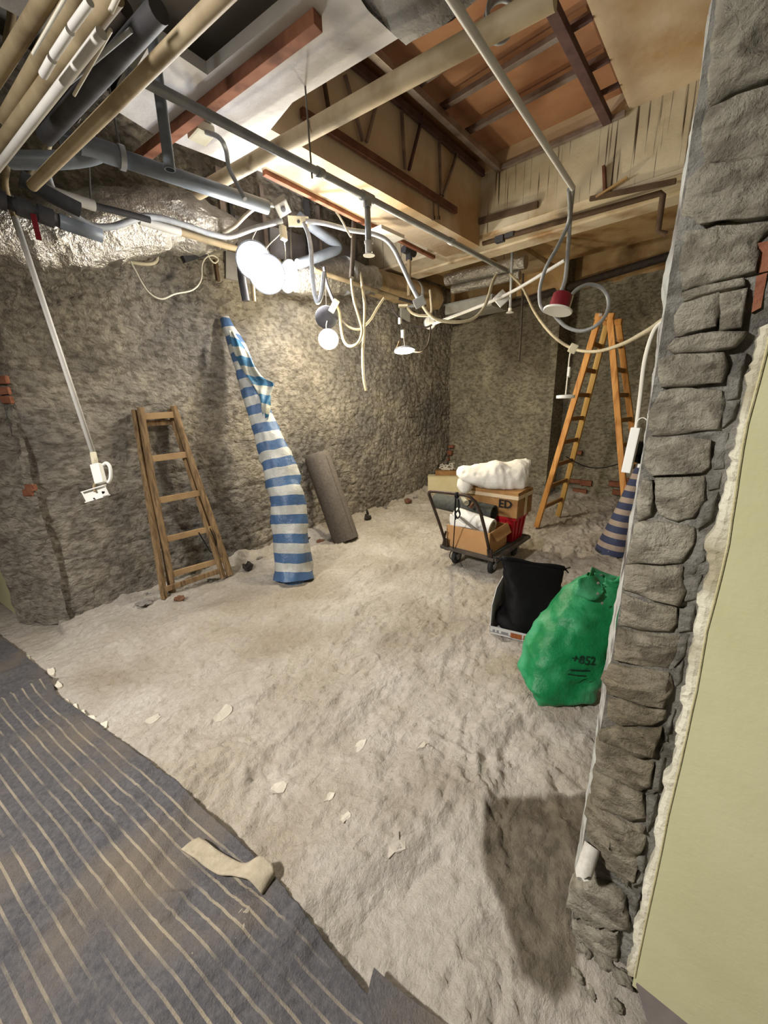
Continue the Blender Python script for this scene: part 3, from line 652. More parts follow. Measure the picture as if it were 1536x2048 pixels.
# ---- striped carpet
EDGE = [(-60, 1215), (0, 1272), (50, 1310), (95, 1350), (115, 1390), (205, 1455), (300, 1525), (400, 1610), (470, 1672), (545, 1750), (590, 1810), (640, 1872), (700, 1945), (735, 1988), (790, 2055), (850, 2130), (930, 2230)]
ew = [at(*p, 0.01) for p in EDGE]
def carpet():
    ex = [ew[i] for i in range(len(ew))]
    # edge as a function of Y (the torn notch is a steep step)
    Y0 = np.array([p.y for p in ex]); X0 = np.array([p.x for p in ex])
    o = np.argsort(Y0); Ys = np.concatenate([[-0.9, -0.2], Y0[o], [3.9]]); Xs = np.concatenate([[0.50, 0.47], X0[o], [-0.14]])
    y = np.arange(-0.7, 3.85, 0.0105); t = np.concatenate([[0, 0.0], np.linspace(0.004, 0.8, 70), np.linspace(0.83, 1.5, 12)])
    Yg, Tg = np.meshgrid(y, t, indexing='ij'); xe = np.interp(y, Ys, Xs) + 0.003 * fbm(y * 30, y * 0, None, 3, 4)
    Xg = xe[:, None] - Tg
    Z = 0.014 + np.maximum(0.6 * floor_h(Xg, Yg) + 0.004, -0.004) + 0.004 * fbm(Xg * 7, Yg * 3, None, 3, 21)
    def ridge(pa, pb, h, wd):
        a = np.array(pa); b = np.array(pb); ab = b - a; tt = np.clip(((Xg - a[0]) * ab[0] + (Yg - a[1]) * ab[1]) / (ab @ ab), 0, 1)
        return h * np.exp(-((np.hypot(Xg - a[0] - tt * ab[0], Yg - a[1] - tt * ab[1])) / wd) ** 2)
    r0, r1 = at(0, 1412), at(98, 1366); Z += ridge((r0.x - 0.3, r0.y - 0.1), (r1.x, r1.y), 0.035, 0.035)
    c0 = at(352, 1795); Z += ridge((c0.x - 0.02, c0.y + 0.015), (c0.x + 0.02, c0.y - 0.03), 0.02, 0.014); c0 = at(335, 1830); Z += ridge((c0.x - 0.02, c0.y), (c0.x + 0.02, c0.y - 0.02), 0.016, 0.012)
    c0 = at(165, 1655); Z += ridge((c0.x - 0.01, c0.y), (c0.x + 0.015, c0.y - 0.01), 0.015, 0.01)
    Z[:, 0] -= 0.022
    q = Xg + 0.174 * Yg + 0.004 * fbm(Xg * 3, Yg * 3, None, 2, 8)
    past = ((Yg - r0.y) > (Xg - r0.x) * (r1.y - r0.y) / (r1.x - r0.x) + 0.04).astype(float)      # beyond the fold the pile runs the other way
    m = mat('striped_carpet', S(80, 79, 83), S(98, 96, 99), scale=60, rough=1.0, spec=0.05, bump=0.006, bscale=160, c3=S(112, 103, 94), s3=2.2)
    nt = m.node_tree; L = nt.links; b = nt.nodes['Principled BSDF']; src = b.inputs['Base Color'].links[0].from_socket
    a = nn(nt, 'ShaderNodeAttribute', attribute_name='stripe'); md = nn(nt, 'ShaderNodeMath', operation='MODULO'); md.inputs[1].default_value = 0.040; L.new(a.outputs['Fac'], md.inputs[0])
    lt = nn(nt, 'ShaderNodeMath', operation='LESS_THAN'); lt.inputs[1].default_value = 0.0072; L.new(md.outputs[0], lt.inputs[0])
    tc = nn(nt, 'ShaderNodeTexCoord'); n1 = nn(nt, 'ShaderNodeTexNoise'); n1.inputs['Scale'].default_value = 5; n1.inputs['Detail'].default_value = 4; L.new(tc.outputs['Object'], n1.inputs[0])
    r1n = nn(nt, 'ShaderNodeValToRGB'); r1n.color_ramp.elements[0].position = 0.34; r1n.color_ramp.elements[1].position = 0.6; L.new(n1.outputs['Fac'], r1n.inputs[0])
    pa = nn(nt, 'ShaderNodeAttribute', attribute_name='plain'); inv = nn(nt, 'ShaderNodeMath', operation='SUBTRACT'); inv.inputs[0].default_value = 1; L.new(pa.outputs['Fac'], inv.inputs[1])
    m1 = nn(nt, 'ShaderNodeMath', operation='MULTIPLY'); L.new(lt.outputs[0], m1.inputs[0]); L.new(r1n.outputs[0], m1.inputs[1])
    m2 = nn(nt, 'ShaderNodeMath', operation='MULTIPLY'); L.new(m1.outputs[0], m2.inputs[0]); L.new(inv.outputs[0], m2.inputs[1])
    m3 = nn(nt, 'ShaderNodeMath', operation='MULTIPLY'); m3.inputs[1].default_value = 0.6; L.new(m2.outputs[0], m3.inputs[0])
    mx = nn(nt, 'ShaderNodeMixRGB'); L.new(m3.outputs[0], mx.inputs[0]); L.new(src, mx.inputs[1]); mx.inputs[2].default_value = S(176, 164, 142); L.new(mx.outputs[0], b.inputs['Base Color'])
    org = at(200, 1700)
    mat('carpet_underside', S(148, 138, 120), S(164, 154, 136), scale=30, rough=1.0, bump=0.003, bscale=80)
    rt = root('striped_carpet', (org.x, org.y, 0), 'dark grey carpet with thin pale stripes, torn along its edge', 'carpet')
    grid_obj('carpet_sheet', np.stack([Xg, Yg, Z], -1), m, rt, attrs={'stripe': q + 5, 'plain': np.maximum(past, (Tg < 0.035) * 1.0)})
    # folded-back strip showing the underside
    def P(px, py, z): return at(px, py, z)
    rows = [(P(*a), P(*b)) for a, b in (((525, 1793, .005), (547, 1758, .005)), ((521, 1786, .04), (549, 1745, .045)), ((506, 1768, .055), (541, 1724, .06)), ((488, 1756, .055), (520, 1714, .06)), ((468, 1752, .04), (492, 1726, .04)), ((440, 1750, .032), (466, 1720, .032)), ((410, 1733, .03), (440, 1703, .03)), ((385, 1714, .032), (418, 1688, .03)), ((362, 1698, .036), (398, 1674, .034)))]
    A = spline([r[0] for r in rows], 5); B = spline([r[1] for r in rows], 5); nn_ = len(A); G = np.zeros((nn_, 9, 3))
    for i in range(nn_):
        for j in range(9): p = A[i].lerp(B[i], j / 8); G[i, j] = (p.x, p.y, p.z + 0.003 * math.sin(i * 0.6 + j * 0.7))
    o = grid_obj('folded_strip', G, 'carpet_underside', rt, label='folded-back strip showing the beige backing')
    sm = o.modifiers.new('thick', 'SOLIDIFY'); sm.thickness = 0.007; sm.offset = 0
    # torn corner of the carpet lying over the edge
    pl = [at(x, y, .03) for x, y in ((748, 1935), (775, 1960), (800, 1982), (845, 2015), (890, 2048), (960, 2105), (1040, 2180), (1000, 2300), (800, 2200), (735, 1990), (741, 1960))]
    bm = new(); add_prism(bm, [V(p.x, p.y, .022) for p in pl], (0, 0, .009)); tcn = obj('torn_corner', bm, m, rt); at_ = tcn.data.attributes.new('plain', 'FLOAT', 'POINT'); at_.data.foreach_set('value', [1.0] * len(tcn.data.vertices))
    return rt
carpet()
# crust of dried adhesive along the carpet edge
mat('adhesive_flake', S(206, 198, 182), S(220, 214, 200), scale=30, rough=0.9, bump=0.003)
for i, (px, py, s) in enumerate(((30, 1298, .02), (55, 1312, .018), (103, 1346, .026), (118, 1372, .025), (130, 1400, .022), (150, 1415, .022), (165, 1428, .02), (185, 1443, .022), (207, 1446, .02))):
    c = at(px, py); c.z = fz(c.x, c.y) + 0.003; bm = new(); n = 9; top = []; bot = []
    for k in range(n):
        a = 2 * math.pi * k / n; r = s * random.uniform(0.6, 1.25); p = c + Vector((math.cos(a) * r * 0.7, math.sin(a) * r * 2.0, 0))
        top.append(bm.verts.new(p + Vector((0, 0, random.uniform(.004, .01))))); bot.append(bm.verts.new(p - Vector((0, 0, .02))))
    bm.faces.new(top); bm.faces.new(bot[::-1])
    for k in range(n): bm.faces.new((top[k], bot[k], bot[(k + 1) % n], top[(k + 1) % n]))
    obj('adhesive_flake', bm, 'adhesive_flake', label='pale flake of dried adhesive beside the carpet edge', cat='debris', group='adhesive flakes along the carpet edge')

# ---- folded wooden ladder leaning on the long wall
mat('weathered_wood', S(126, 102, 74), S(160, 134, 100), scale=5, rough=0.8, stretch=(9, 9, 1.2), bump=0.004, bscale=30, c3=S(104, 84, 62), s3=6)
mat('rung_wood', S(150, 122, 88), S(172, 144, 108), scale=6, rough=0.8, bump=0.003, bscale=30)
def old_ladder():
    def foot(px, py): p = at(px, py, 0.0); p.z = 0.0; return p
    fl, fr = foot(345, 1186), foot(460, 1150); tl = onL(280, 815, 0.10); tr = onL(346, 812, 0.10)
    bl, br = foot(329, 1198), foot(447, 1156); ul = onL(270, 820, 0.045); ur = onL(340, 818, 0.045)
    base = (fl + fr) / 2; base.z = 0
    rt = root('wooden_ladder', base, 'folded weathered wooden ladder leaning on the hacked stone wall', 'ladder')
    for a, b, n in ((fl, tl, 'rail'), (fr, tr, 'rail')):
        bm = new(); pts = [a.lerp(b, t) + Vector((0.004 * math.sin(t * 7), 0, 0)) for t in np.linspace(0, 1, 9)]; add_tube(bm, pts, [.030 - .004 * t for t in np.linspace(0, 1, 9)], 10); obj(n, bm, 'weathered_wood', rt, smooth=True, angle=50)
    for a, b in ((bl, ul), (br, ur)):
        bm = new(); add_bar(bm, a, b, 0.05, 0.032, FWD, 0.006); obj('back_rail', bm, 'weathered_wood', rt)
    for t in (0.955, 0.74, 0.52, 0.305, 0.105):
        bm = new(); a = fl.lerp(tl, t); b = fr.lerp(tr, t); add_bar(bm, a, b, 0.05, 0.02, None, 0.004); obj('rung', bm, 'rung_wood', rt)
    for t in (0.93, 0.05):
        bm = new(); a = bl.lerp(ul, t); b = br.lerp(ur, t); add_bar(bm, a, b, 0.045, 0.018, None, 0.004); obj('back_rung', bm, 'weathered_wood', rt)
    a, b = fr.lerp(tr, 0.30), fl.lerp(tl, 0.30)
    bm = new(); p = a.lerp(b, 0.12); pts = spline([p + Vector((0, -.03, .02)), p + Vector((.02, -.04, -.06)), p + Vector((.03, -.03, -.14)), p + Vector((-.02, -.03, -.2)), p + Vector((-.06, -.03, -.1)), p + Vector((-.10, -.03, 0.01))], 5); add_tube(bm, pts, 0.005, 6); obj('cord', bm, 'black_cord', rt, label='loop of black cord tied to a rung')
mat('black_cord', S(24, 24, 26), rough=0.9)
old_ladder()

# ---- long blue and white striped plastic-wrapped roll
def stripe_mat(name, ca, cb, period, duty, attr='stripe', rough=0.35, spec=0.5):
    m = mat(name, ca, rough=rough, spec=spec, bump=0.01, bscale=14); nt = m.node_tree; L = nt.links; b = nt.nodes['Principled BSDF']
    a = nn(nt, 'ShaderNodeAttribute', attribute_name=attr); md = nn(nt, 'ShaderNodeMath', operation='MODULO'); md.inputs[1].default_value = period; L.new(a.outputs['Fac'], md.inputs[0])
    lt = nn(nt, 'ShaderNodeMath', operation='LESS_THAN'); lt.inputs[1].default_value = period * duty; L.new(md.outputs[0], lt.inputs[0])
    tc = nn(nt, 'ShaderNodeTexCoord'); n1 = nn(nt, 'ShaderNodeTexNoise'); n1.inputs['Scale'].default_value = 9; n1.inputs['Detail'].default_value = 5; L.new(tc.outputs['Object'], n1.inputs[0])
    mx = nn(nt, 'ShaderNodeMixRGB'); L.new(lt.outputs[0], mx.inputs[0]); mx.inputs[1].default_value = ca; mx.inputs[2].default_value = cb
    rr = nn(nt, 'ShaderNodeValToRGB'); rr.color_ramp.elements[0].position = 0.3; rr.color_ramp.elements[0].color = (0.72, 0.72, 0.74, 1); rr.color_ramp.elements[1].position = 0.7; L.new(n1.outputs['Fac'], rr.inputs[0])
    mu = nn(nt, 'ShaderNodeMixRGB', blend_type='MULTIPLY'); mu.inputs[0].default_value = 0.8; L.new(mx.outputs[0], mu.inputs[1]); L.new(rr.outputs[0], mu.inputs[2]); L.new(mu.outputs[0], b.inputs['Base Color'])
    return m
stripe_mat('blue_white_sheet', S(186, 187, 183), S(72, 102, 142), 1.0, 0.5)
RP0 = at(590, 1160); RPn = None
def striped_roll():
    top = onL(447, 634, 0.06); ctr = [(588, 1157), (586, 1120), (581, 1060), (574, 1000), (563, 950), (548, 905), (533, 865), (519, 825), (507, 790), (496, 760), (487, 730), (477, 700), (466, 675), (456, 655), (449, 636)]
    hw = [37, 36, 35, 34, 32, 30, 27, 24, 22, 20, 18, 17, 14, 11, 9]
    base = RP0.copy(); pl = (top - base); n = Vector((0, 1, 0)) - pl.normalized() * pl.normalized().y; n.normalize()
    n = RIGHT.cross(pl).normalized()
    P = [onP(x, y, tuple(base), tuple(n)) for x, y in ctr]; P[0].z = max(P[0].z, 0.0)
    R = [h / F * depth_of(p) for h, p in zip(hw, P)]
    Ps = spline(P, 6); Rs = [v.x for v in spline([Vector((r, 0, 0)) for r in R], 6)]
    seg = 32; nP = len(Ps); G = np.zeros((nP, seg + 1, 3)); st = np.zeros((nP, seg + 1)); acc = 0.0
    for i in range(nP):
        if i: acc += (Ps[i] - Ps[i - 1]).length
        t = (Ps[min(i + 1, nP - 1)] - Ps[max(i - 1, 0)]).normalized(); u = RIGHT - t * RIGHT.dot(t); u.normalize(); v = t.cross(u)
        for k in range(seg + 1):
            a = 2 * math.pi * k / seg
            fl = 0.62 + 0.3 * (1 - i / nP)
            cr = 1 + 0.14 * float(vnoise(3 * math.cos(a) + 7, 3 * math.sin(a), acc * 8, 3)) + 0.07 * float(vnoise(6 * math.cos(a), 6 * math.sin(a), acc * 17, 8))
            p = Ps[i] + (u * math.cos(a) + v * math.sin(a) * fl) * Rs[i] * cr
            if i == 0: p.z = max(0.0, p.z)
            G[i, k] = p; st[i, k] = acc / 0.167 + 0.30 * math.cos(a) * 0.25 + 0.06 * float(vnoise(p.x * 9, p.y * 9, p.z * 9, 6)) + 20.05
    rt = root('striped_roll', (base.x, base.y, 0), 'tall bent roll wrapped in blue and white striped plastic sheet, leaning on the wall', 'roll')
    body = grid_obj('wrapped_roll', G, 'blue_white_sheet', rt, attrs={'stripe': st})
    bm = new(); add_tube(bm, [Ps[-1] - Vector((0, 0, 0.1)), Ps[-1] + (Ps[-1] - Ps[-4]).normalized() * 0.01], 0.03, 14); obj('core_end', bm, 'carpet_underside', rt)
    bm = new(); add_tube(bm, [Vector((base.x, base.y, 0.004)), Vector((base.x, base.y, 0.05))], 0.11, 18); obj('foot_end', bm, 'blue_white_sheet', rt)
    # loose flap of sheet flying out on the right
    rows = [((458, 660), (468, 664)), ((464, 690), (496, 706)), ((472, 715), (512, 736)), ((488, 745), (528, 756)), ((502, 762), (547, 767)), ((512, 780), (543, 788)), ((520, 800), (541, 808)), ((524, 820), (539, 826)), ((527, 834), (536, 840))]
    A = spline([onP(a[0], a[1], tuple(base + n * 0.085), tuple(n)) for a, b in rows], 5); B = spline([onP(b[0], b[1], tuple(base + n * 0.085), tuple(n)) for a, b in rows], 5); m = len(A)
    G = np.zeros((m, 13, 3)); st = np.zeros((m, 13)); 
    for i in range(m):
        for j in range(13):
            p = A[i].lerp(B[i], j / 12) + n * (0.025 * math.sin(j / 12 * 3.1) * math.sin(i * 0.25) + 0.012 * math.sin(j * 0.9 + i * 0.4)); G[i, j] = p
            st[i, j] = (A[i].lerp(B[i], j / 12).z) / 0.16 + 0.012 * j + 20.4
    mt = stripe_mat('loose_sheet', S(176, 176, 164), S(52, 104, 140), 1.0, 0.5)
    o = grid_obj('loose_flap', G, 'loose_sheet', rt, attrs={'stripe': st}); sm = o.modifiers.new('thick', 'SOLIDIFY'); sm.thickness = 0.002
striped_roll()

# ---- short grey underlay roll leaning on the wall
mat('grey_felt', S(96, 90, 86), S(112, 106, 102), scale=40, rough=1.0, bump=0.003, bscale=90, spec=0.1)
def felt_roll():
    a = at(692, 1082); b = onL(634, 912, 0.18)
    a2 = a + Vector((0, 0, 0.02)); seg = 40; R = 0.148; ax = (b - a2).normalized(); Rm = axis_rot(ax, (0, 0, 1))
    rt = root('underlay_roll', (a.x, a.y, 0), 'short dark grey felt underlay roll leaning on the wall', 'roll')
    bm = new(); rings = []
    for h, s in ((-.01, 1.0), (0.3, 1), (0.6, 1.0), (0.97, 1.0), (1.0, .96), (1.015, .85), (1.02, .6)):
        L = (b - a2).length; rings.append([bm.verts.new(a2 + ax * (h * L if h < 1 else L + (h - 1) * 1.2) + Rm @ Vector((math.cos(2 * math.pi * k / seg) * R * s, math.sin(2 * math.pi * k / seg) * R * s * (1.0), 0))) for k in range(seg)])
    for i in range(len(rings) - 1):
        for k in range(seg): bm.faces.new((rings[i][k], rings[i][(k + 1) % seg], rings[i + 1][(k + 1) % seg], rings[i + 1][k]))
    bm.faces.new(rings[0][::-1]); bm.faces.new(rings[-1])
    obj('rolled_felt', bm, 'grey_felt', rt, smooth=True, angle=60)
    # loose outer lap along the side
    bm = new(); o = RIGHT * (R * 0.8) - FWD * (R * 0.55); o -= ax * o.dot(ax); L = (b - a2).length
    add_bar(bm, a2 + o * 1.02 + ax * 0.0, a2 + o * 1.02 + ax * L * 0.96, 0.05, 0.014, FWD, 0.004); obj('outer_lap', bm, 'grey_felt', rt)
    bm = new(); pts = [a2 - ax * 0.014 + Rm @ Vector((math.cos(t) * R * t / 18.0, math.sin(t) * R * t / 18.0, 0)) for t in np.linspace(1.5, 17.5, 90)]; add_tube(bm, pts, 0.004, 5); obj('end_spiral', bm, 'grey_felt', rt)
felt_roll()

# ---- rubble and rubbish along the wall
mat('dark_rubbish', S(42, 38, 36), S(70, 64, 58), scale=20, rough=0.8, bump=0.005)
mat('rust_rubbish', S(96, 62, 48), S(130, 96, 74), scale=20, rough=0.9, bump=0.005)
mat('grey_rubbish', S(120, 114, 112), S(150, 146, 140), scale=20, rough=0.9, bump=0.004)
def lump(px, py, sx, sy, sz, m, label, group=None, seed=0):
    c = at(px, py); c.z = fz(c.x, c.y); bm = new(); bmesh.ops.create_icosphere(bm, subdivisions=3, radius=1)
    for v in bm.verts:
        n = 1 + 0.35 * float(vnoise(v.co.x * 2.2, v.co.y * 2.2, v.co.z * 2.2, seed)) + 0.2 * float(vnoise(v.co.x * 6, v.co.y * 6, v.co.z * 6, seed + 3))
        v.co = c + Vector((v.co.x * sx * n, v.co.y * sy * n, (v.co.z * 0.5 + 0.42) * sz * 2 * n))
    obj('rubble', bm, m, smooth=True, angle=30, label=label, cat='debris', group=group)
lump(497, 1138, .045, .05, .04, 'dark_rubbish', 'black crumpled scrap on the floor between ladder and striped roll', seed=4)
lump(736, 1040, .05, .045, .035, 'dark_rubbish', 'dark scrap with an upright tip on the floor right of the felt roll', seed=9)
bm = new(); c = at(736, 1036); pts = spline([c + V(0, 0, .05), c + V(-.01, 0, .09), c + V(-.015, .005, .13)], 4); add_tube(bm, pts, [.018] * 5 + [.014, .012, .010, .006], 7)
obj('scrap_tip', bm, 'dark_rubbish', label='upright black tip of the scrap right of the felt roll', cat='debris')
lump(816, 1010, .06, .05, .035, 'rust_rubbish', 'small brown clod at the foot of the wall near the corner', seed=14)
lump(640, 1078, .05, .04, .018, 'rust_rubbish', 'rusty fragment beside the foot of the felt roll', seed=19)
lump(617, 1076, .05, .03, .014, 'dark_rubbish', 'flat dark fragment beside the rusty one near the felt roll', seed=24)
lump(288, 1212, .05, .05, .015, 'grey_rubbish', 'flat grey shard in front of the wooden ladder', seed=29)
lump(360, 1198, .04, .04, .016, 'rust_rubbish', 'reddish brick chip at the foot of the wooden ladder', seed=34)
for i, (px, py) in enumerate(((300, 1190), (520, 1120), (700, 1030), (770, 1022), (830, 1000), (420, 1160))):
    lump(px, py, random.uniform(.02, .04), random.uniform(.02, .04), .014, 'grey_rubbish', 'small grey plaster crumb at the foot of the hacked wall', 'plaster crumbs along the wall', 50 + i)
# thin lifted flakes of floor skim
mat('skim_flake', S(176, 169, 158), S(194, 187, 177), scale=20, rough=0.95, bump=0.002)
for i, (px, py, s) in enumerate(((790, 1700, .03), (560, 1565, .035), (690, 1640, .02), (450, 1425, .035), (720, 1478, .025), (845, 1490, .022), (300, 1440, .03), (660, 1590, .016))):
    c = at(px, py); c.z = fz(c.x, c.y); bm = new(); n = 11; top = []; bot = []; ph = random.random() * 6
    for k in range(n):
        a = 2 * math.pi * k / n; r = s * random.uniform(0.5, 1.2); p = c + Vector((math.cos(a) * r * 1.5, math.sin(a) * r, 0)); hgt = fz(p.x, p.y) + 0.006 + 0.004 * math.sin(a + ph)
        top.append(bm.verts.new((p.x, p.y, hgt))); bot.append(bm.verts.new((p.x, p.y, fz(p.x, p.y) - 0.006)))
    bm.faces.new(top); bm.faces.new(bot[::-1])
    for k in range(n): bm.faces.new((top[k], bot[k], bot[(k + 1) % n], top[(k + 1) % n]))
    obj('skim_flake', bm, 'skim_flake', label='thin flake of cement skim lifted off the open floor', cat='debris', group='loose flakes on the open floor')

# ================================================================== TROLLEY AND ITS LOAD
mat('cardboard', S(178, 136, 92), S(192, 150, 106), scale=3, rough=0.85, bump=0.001, bscale=60)
mat('cardboard_old', S(152, 112, 70), S(176, 136, 90), scale=6, rough=0.8, c3=S(128, 92, 56), s3=5)
mat('packing_tape', S(208, 186, 156), S(216, 198, 170), scale=9, rough=0.3, spec=0.5)
mat('dark_steel', S(58, 48, 42), S(78, 66, 58), scale=12, rough=0.5, metal=0.4)
mat('deck_blue_grey', S(66, 82, 92), S(92, 100, 100), scale=8, rough=0.7)
mat('deck_edge', S(66, 62, 60), S(90, 82, 74), scale=10, rough=0.6)
mat('rubber', S(40, 42, 44), S(60, 62, 62), scale=10, rough=0.8)
mat('grey_metal', S(132, 130, 128), S(156, 154, 150), scale=10, rough=0.45, metal=0.7)
mat('white_paper', S(222, 222, 222), S(232, 232, 230), scale=5, rough=0.7)
mat('paper_core', S(204, 196, 166), S(214, 206, 180), scale=9, rough=0.8)
mat('white_cloth', S(226, 224, 220), S(236, 234, 230), scale=6, rough=0.75, bump=0.006, bscale=16)
mat('red_plastic', S(168, 22, 34), S(184, 34, 44), scale=5, rough=0.4, spec=0.5)
mat('black_ink', S(30, 28, 28), rough=0.8)
mat('cream_card', S(214, 202, 158), S(224, 214, 176), scale=4, rough=0.8)
TX0, TX1, TY0, TY1 = 2.87, 3.58, 1.35, 1.86
def trolley():
    rt = root('hand_trolley', ((TX0 + TX1) / 2, (TY0 + TY1) / 2, 0), 'flatbed hand trolley with dark tube handle, loaded with boxes and rolls', 'trolley')
    bm = new(); add_box(bm, ((TX0 + TX1) / 2, (TY0 + TY1) / 2, 0.19), (TX1 - TX0, TY1 - TY0, 0.03), None, 0.006); obj('deck', bm, 'deck_blue_grey', rt)
    bm = new(); c = [(TX0 - .01, TY0 - .01), (TX1 + .03, TY0 - .01), (TX1 + .03, TY1 + .01), (TX0 - .01, TY1 + .01)]
    for i in range(4):
        a, b = c[i], c[(i + 1) % 4]; add_bar(bm, (*a, .195), (*b, .195), .026, .034, (0, 0, 1), .005)
    obj('deck_rim', bm, 'deck_edge', rt)
    pts = [V(2.875, 1.82, .20), onX(880, 1050, 2.78), onX(858, 988, 2.63), onX(864, 983, 2.63), onX(915, 988, 2.62), onX(938, 993, 2.63), onX(952, 1007, 2.66), onX(961, 1025, 2.70), onX(970, 1060, 2.78), V(2.875, 1.38, .20)]
    P = [pts[0], pts[1]] + spline(pts[2:8], 4) + pts[8:]
    bm = new(); add_tube(bm, P, 0.0135, 10); h = obj('handle', bm, 'dark_steel', rt, smooth=True)
    for p in (pts[0], pts[-1]):
        bm = new(); add_bar(bm, p + V(0, 0, -.03), p + V(-.03, 0, .09), .045, .02, (0, 1, 0), .004); obj('hinge_bracket', bm, 'dark_steel', h)
    bm = new(); add_bar(bm, V(2.845, 1.815, .36), V(2.875, 1.862, .21), .014, .014); obj('brace', bm, 'dark_steel', h)
    for x in (TX0 + .13, TX1 - .1):
        for y in (TY0 + .07, TY1 - .07):
            bm = new(); add_lathe(bm, (x, y - .02, .072), (0, 1, 0), [(.02, 0), (.06, 0), (.071, .008), (.071, .032), (.06, .04), (.02, .04)], 24); wl = obj('wheel', bm, 'rubber', rt, smooth=True, angle=40)
            bm = new(); add_lathe(bm, (x, y - .026, .072), (0, 1, 0), [(.012, 0), (.03, .001), (.03, .05), (.012, .052)], 16); obj('hub', bm, 'grey_metal', wl)
            bm = new(); add_box(bm, (x, y - .032, .12), (.04, .006, .11), None, .002); add_box(bm, (x, y + .032, .12), (.04, .006, .11), None, .002); add_box(bm, (x, y, .172), (.09, .08, .008), None, .002); obj('caster_fork', bm, 'grey_metal', wl)
    # black cord knotted on the handle and pulled down to the deck
    k = onX(913, 990, 2.615); d = V(2.862, 1.745, .2)
    bm = new(); add_tube(bm, [k, k.lerp(d, .5), d], .005, 6)
    lp = [k + V(-.01, -.02, -.02), k + V(-.012, -.025, -.09), k + V(-.012, -.045, -.15), k + V(-.012, -.02, -.19), k + V(-.012, .005, -.15), k + V(-.012, -.035, -.10), k + V(-.012, -.03, -.03)]
    add_tube(bm, spline(lp, 5), .0045, 6); add_tube(bm, spline([k + V(-.015, .0, -.02), k + V(-.02, .0, -.12), k + V(-.02, -.01, -.2)], 4), .005, 6)
    add_tube(bm, spline([k + V(-.02, -.03, -.12), k + V(-.025, -.05, -.15), k + V(-.025, -.03, -.18), k + V(-.025, -.01, -.15), k + V(-.02, -.03, -.12)], 4), .005, 6)
    cord = obj('cord', bm, 'black_cord', rt, smooth=True, label='black cord hanging from the handle')
    bm = new(); add_lathe(bm, k + V(0, .012, -.0), (0, -1, 0), [(.012, 0), (.024, .006), (.026, .02), (.02, .03), (.01, .032)], 12); obj('knot', bm, 'black_cord', cord, smooth=True)
    bm = new(); add_tube(bm, spline([d, d + V(-.03, .01, -.03), d + V(-.02, .02, -.08), d + V(-.03, -.03, -.11), d + V(-.06, -.06, -.12)], 5), .004, 6); obj('cord_tail', bm, 'black_cord', cord)
trolley()
Z0 = 0.207
# open cardboard box at the handle end
def open_carton():
    x0, x1, y0, y1, z1 = 2.895, 3.24, 1.41, 1.835, 0.41; t = .006
    rt = root('cardboard_box', ((x0 + x1) / 2, (y0 + y1) / 2, Z0), 'open brown cardboard box at the handle end of the trolley', 'box')
    P = {'front_wall': [(x0, y0), (x0, y1), 0], 'back_wall': [(x1, y0), (x1, y1), 0], 'side_wall': [(x0, y0), (x1, y0), 1], 'side_wall.001': [(x0, y1), (x1, y1), 1]}
    bm = new(); add_box(bm, ((x0 + x1) / 2, (y0 + y1) / 2, Z0 + .004), (x1 - x0, y1 - y0, .006)); obj('base_panel', bm, 'cardboard', rt)
    for n, (a, b, s) in P.items():
        c = V((a[0] + b[0]) / 2, (a[1] + b[1]) / 2, (Z0 + z1) / 2); d = (abs(b[0] - a[0]) or t, abs(b[1] - a[1]) or t, z1 - Z0)
        bm = new(); add_box(bm, c, d)
        if n == 'side_wall.001':        # pressed down where the paper roll lies over it
            for v in bm.verts: v.co.z = min(v.co.z, .375)
        if n == 'side_wall':
            for v in bm.verts:
                if v.co.z > z1 - .01 and v.co.x > x1 - .05: v.co.z += .012
                if v.co.x > x1 - .05 and v.co.z < Z0 + .05: v.co.z += .03
        obj(n.split('.')[0], bm, 'cardboard', rt)
    bm = new(); add_prism(bm, [V(x0 + .02, y0 - .004, z1), V(x1, y0 - .004, z1 + .01), V(x1 - .01, y0 - .05, z1 - .07), V(x0 + .05, y0 - .05, z1 - .08)], (0, .005, .003)); obj('flap', bm, 'cardboard', rt)
open_carton()
# rolls of white paper lying in the box
def paper_roll(a, b, r, label, name='paper_roll', m='white_paper', inner=.72):
    rt = root(name, ((a.x + b.x) / 2, (a.y + b.y) / 2, min(a.z, b.z) - r), label, 'roll')
    bm = new(); add_tube(bm, [a.lerp(b, t) for t in (0, .25, .5, .75, 1)], r, 32, True, inner); obj('outer_wrap', bm, m, rt, smooth=True, angle=40)
    ax = (b - a).normalized(); R = axis_rot(ax); bm = new()
    pts = [b + ax * .003 + R @ Vector((math.cos(t) * r * (.25 + .5 * t / 14), math.sin(t) * r * (.25 + .5 * t / 14), -0.004)) for t in np.linspace(0, 14, 70)]
    bot = [p - ax * .07 for p in pts]; va = [bm.verts.new(p) for p in pts]; vb = [bm.verts.new(p) for p in bot]
    for i in range(len(va) - 1): bm.faces.new((va[i], va[i + 1], vb[i + 1], vb[i]))
    obj('inner_layers', bm, 'paper_core' if m == 'white_paper' else m, rt, smooth=True); return rt
paper_roll(onX(912, 1030, 3.03), onX(985, 1055, 3.035), .075, 'thick white paper roll lying in the open cardboard box')
bm = new(); rows = [(onX(900, 1028, 2.935), onX(908, 1034, 2.93)), (onX(899, 1042, 2.925), onX(930, 1048, 2.92)), (onX(901, 1052, 2.915), onX(958, 1062, 2.915))]
G = np.zeros((9, 9, 3)); A = spline([r[0] for r in rows], 4); B = spline([r[1] for r in rows], 4)
for i in range(9):
    for j in range(9): p = A[i].lerp(B[i], j / 8); G[i, j] = (p.x - .004 * math.sin(j / 8 * 3.1), p.y, p.z + .01 * math.sin(j / 8 * 3.1))
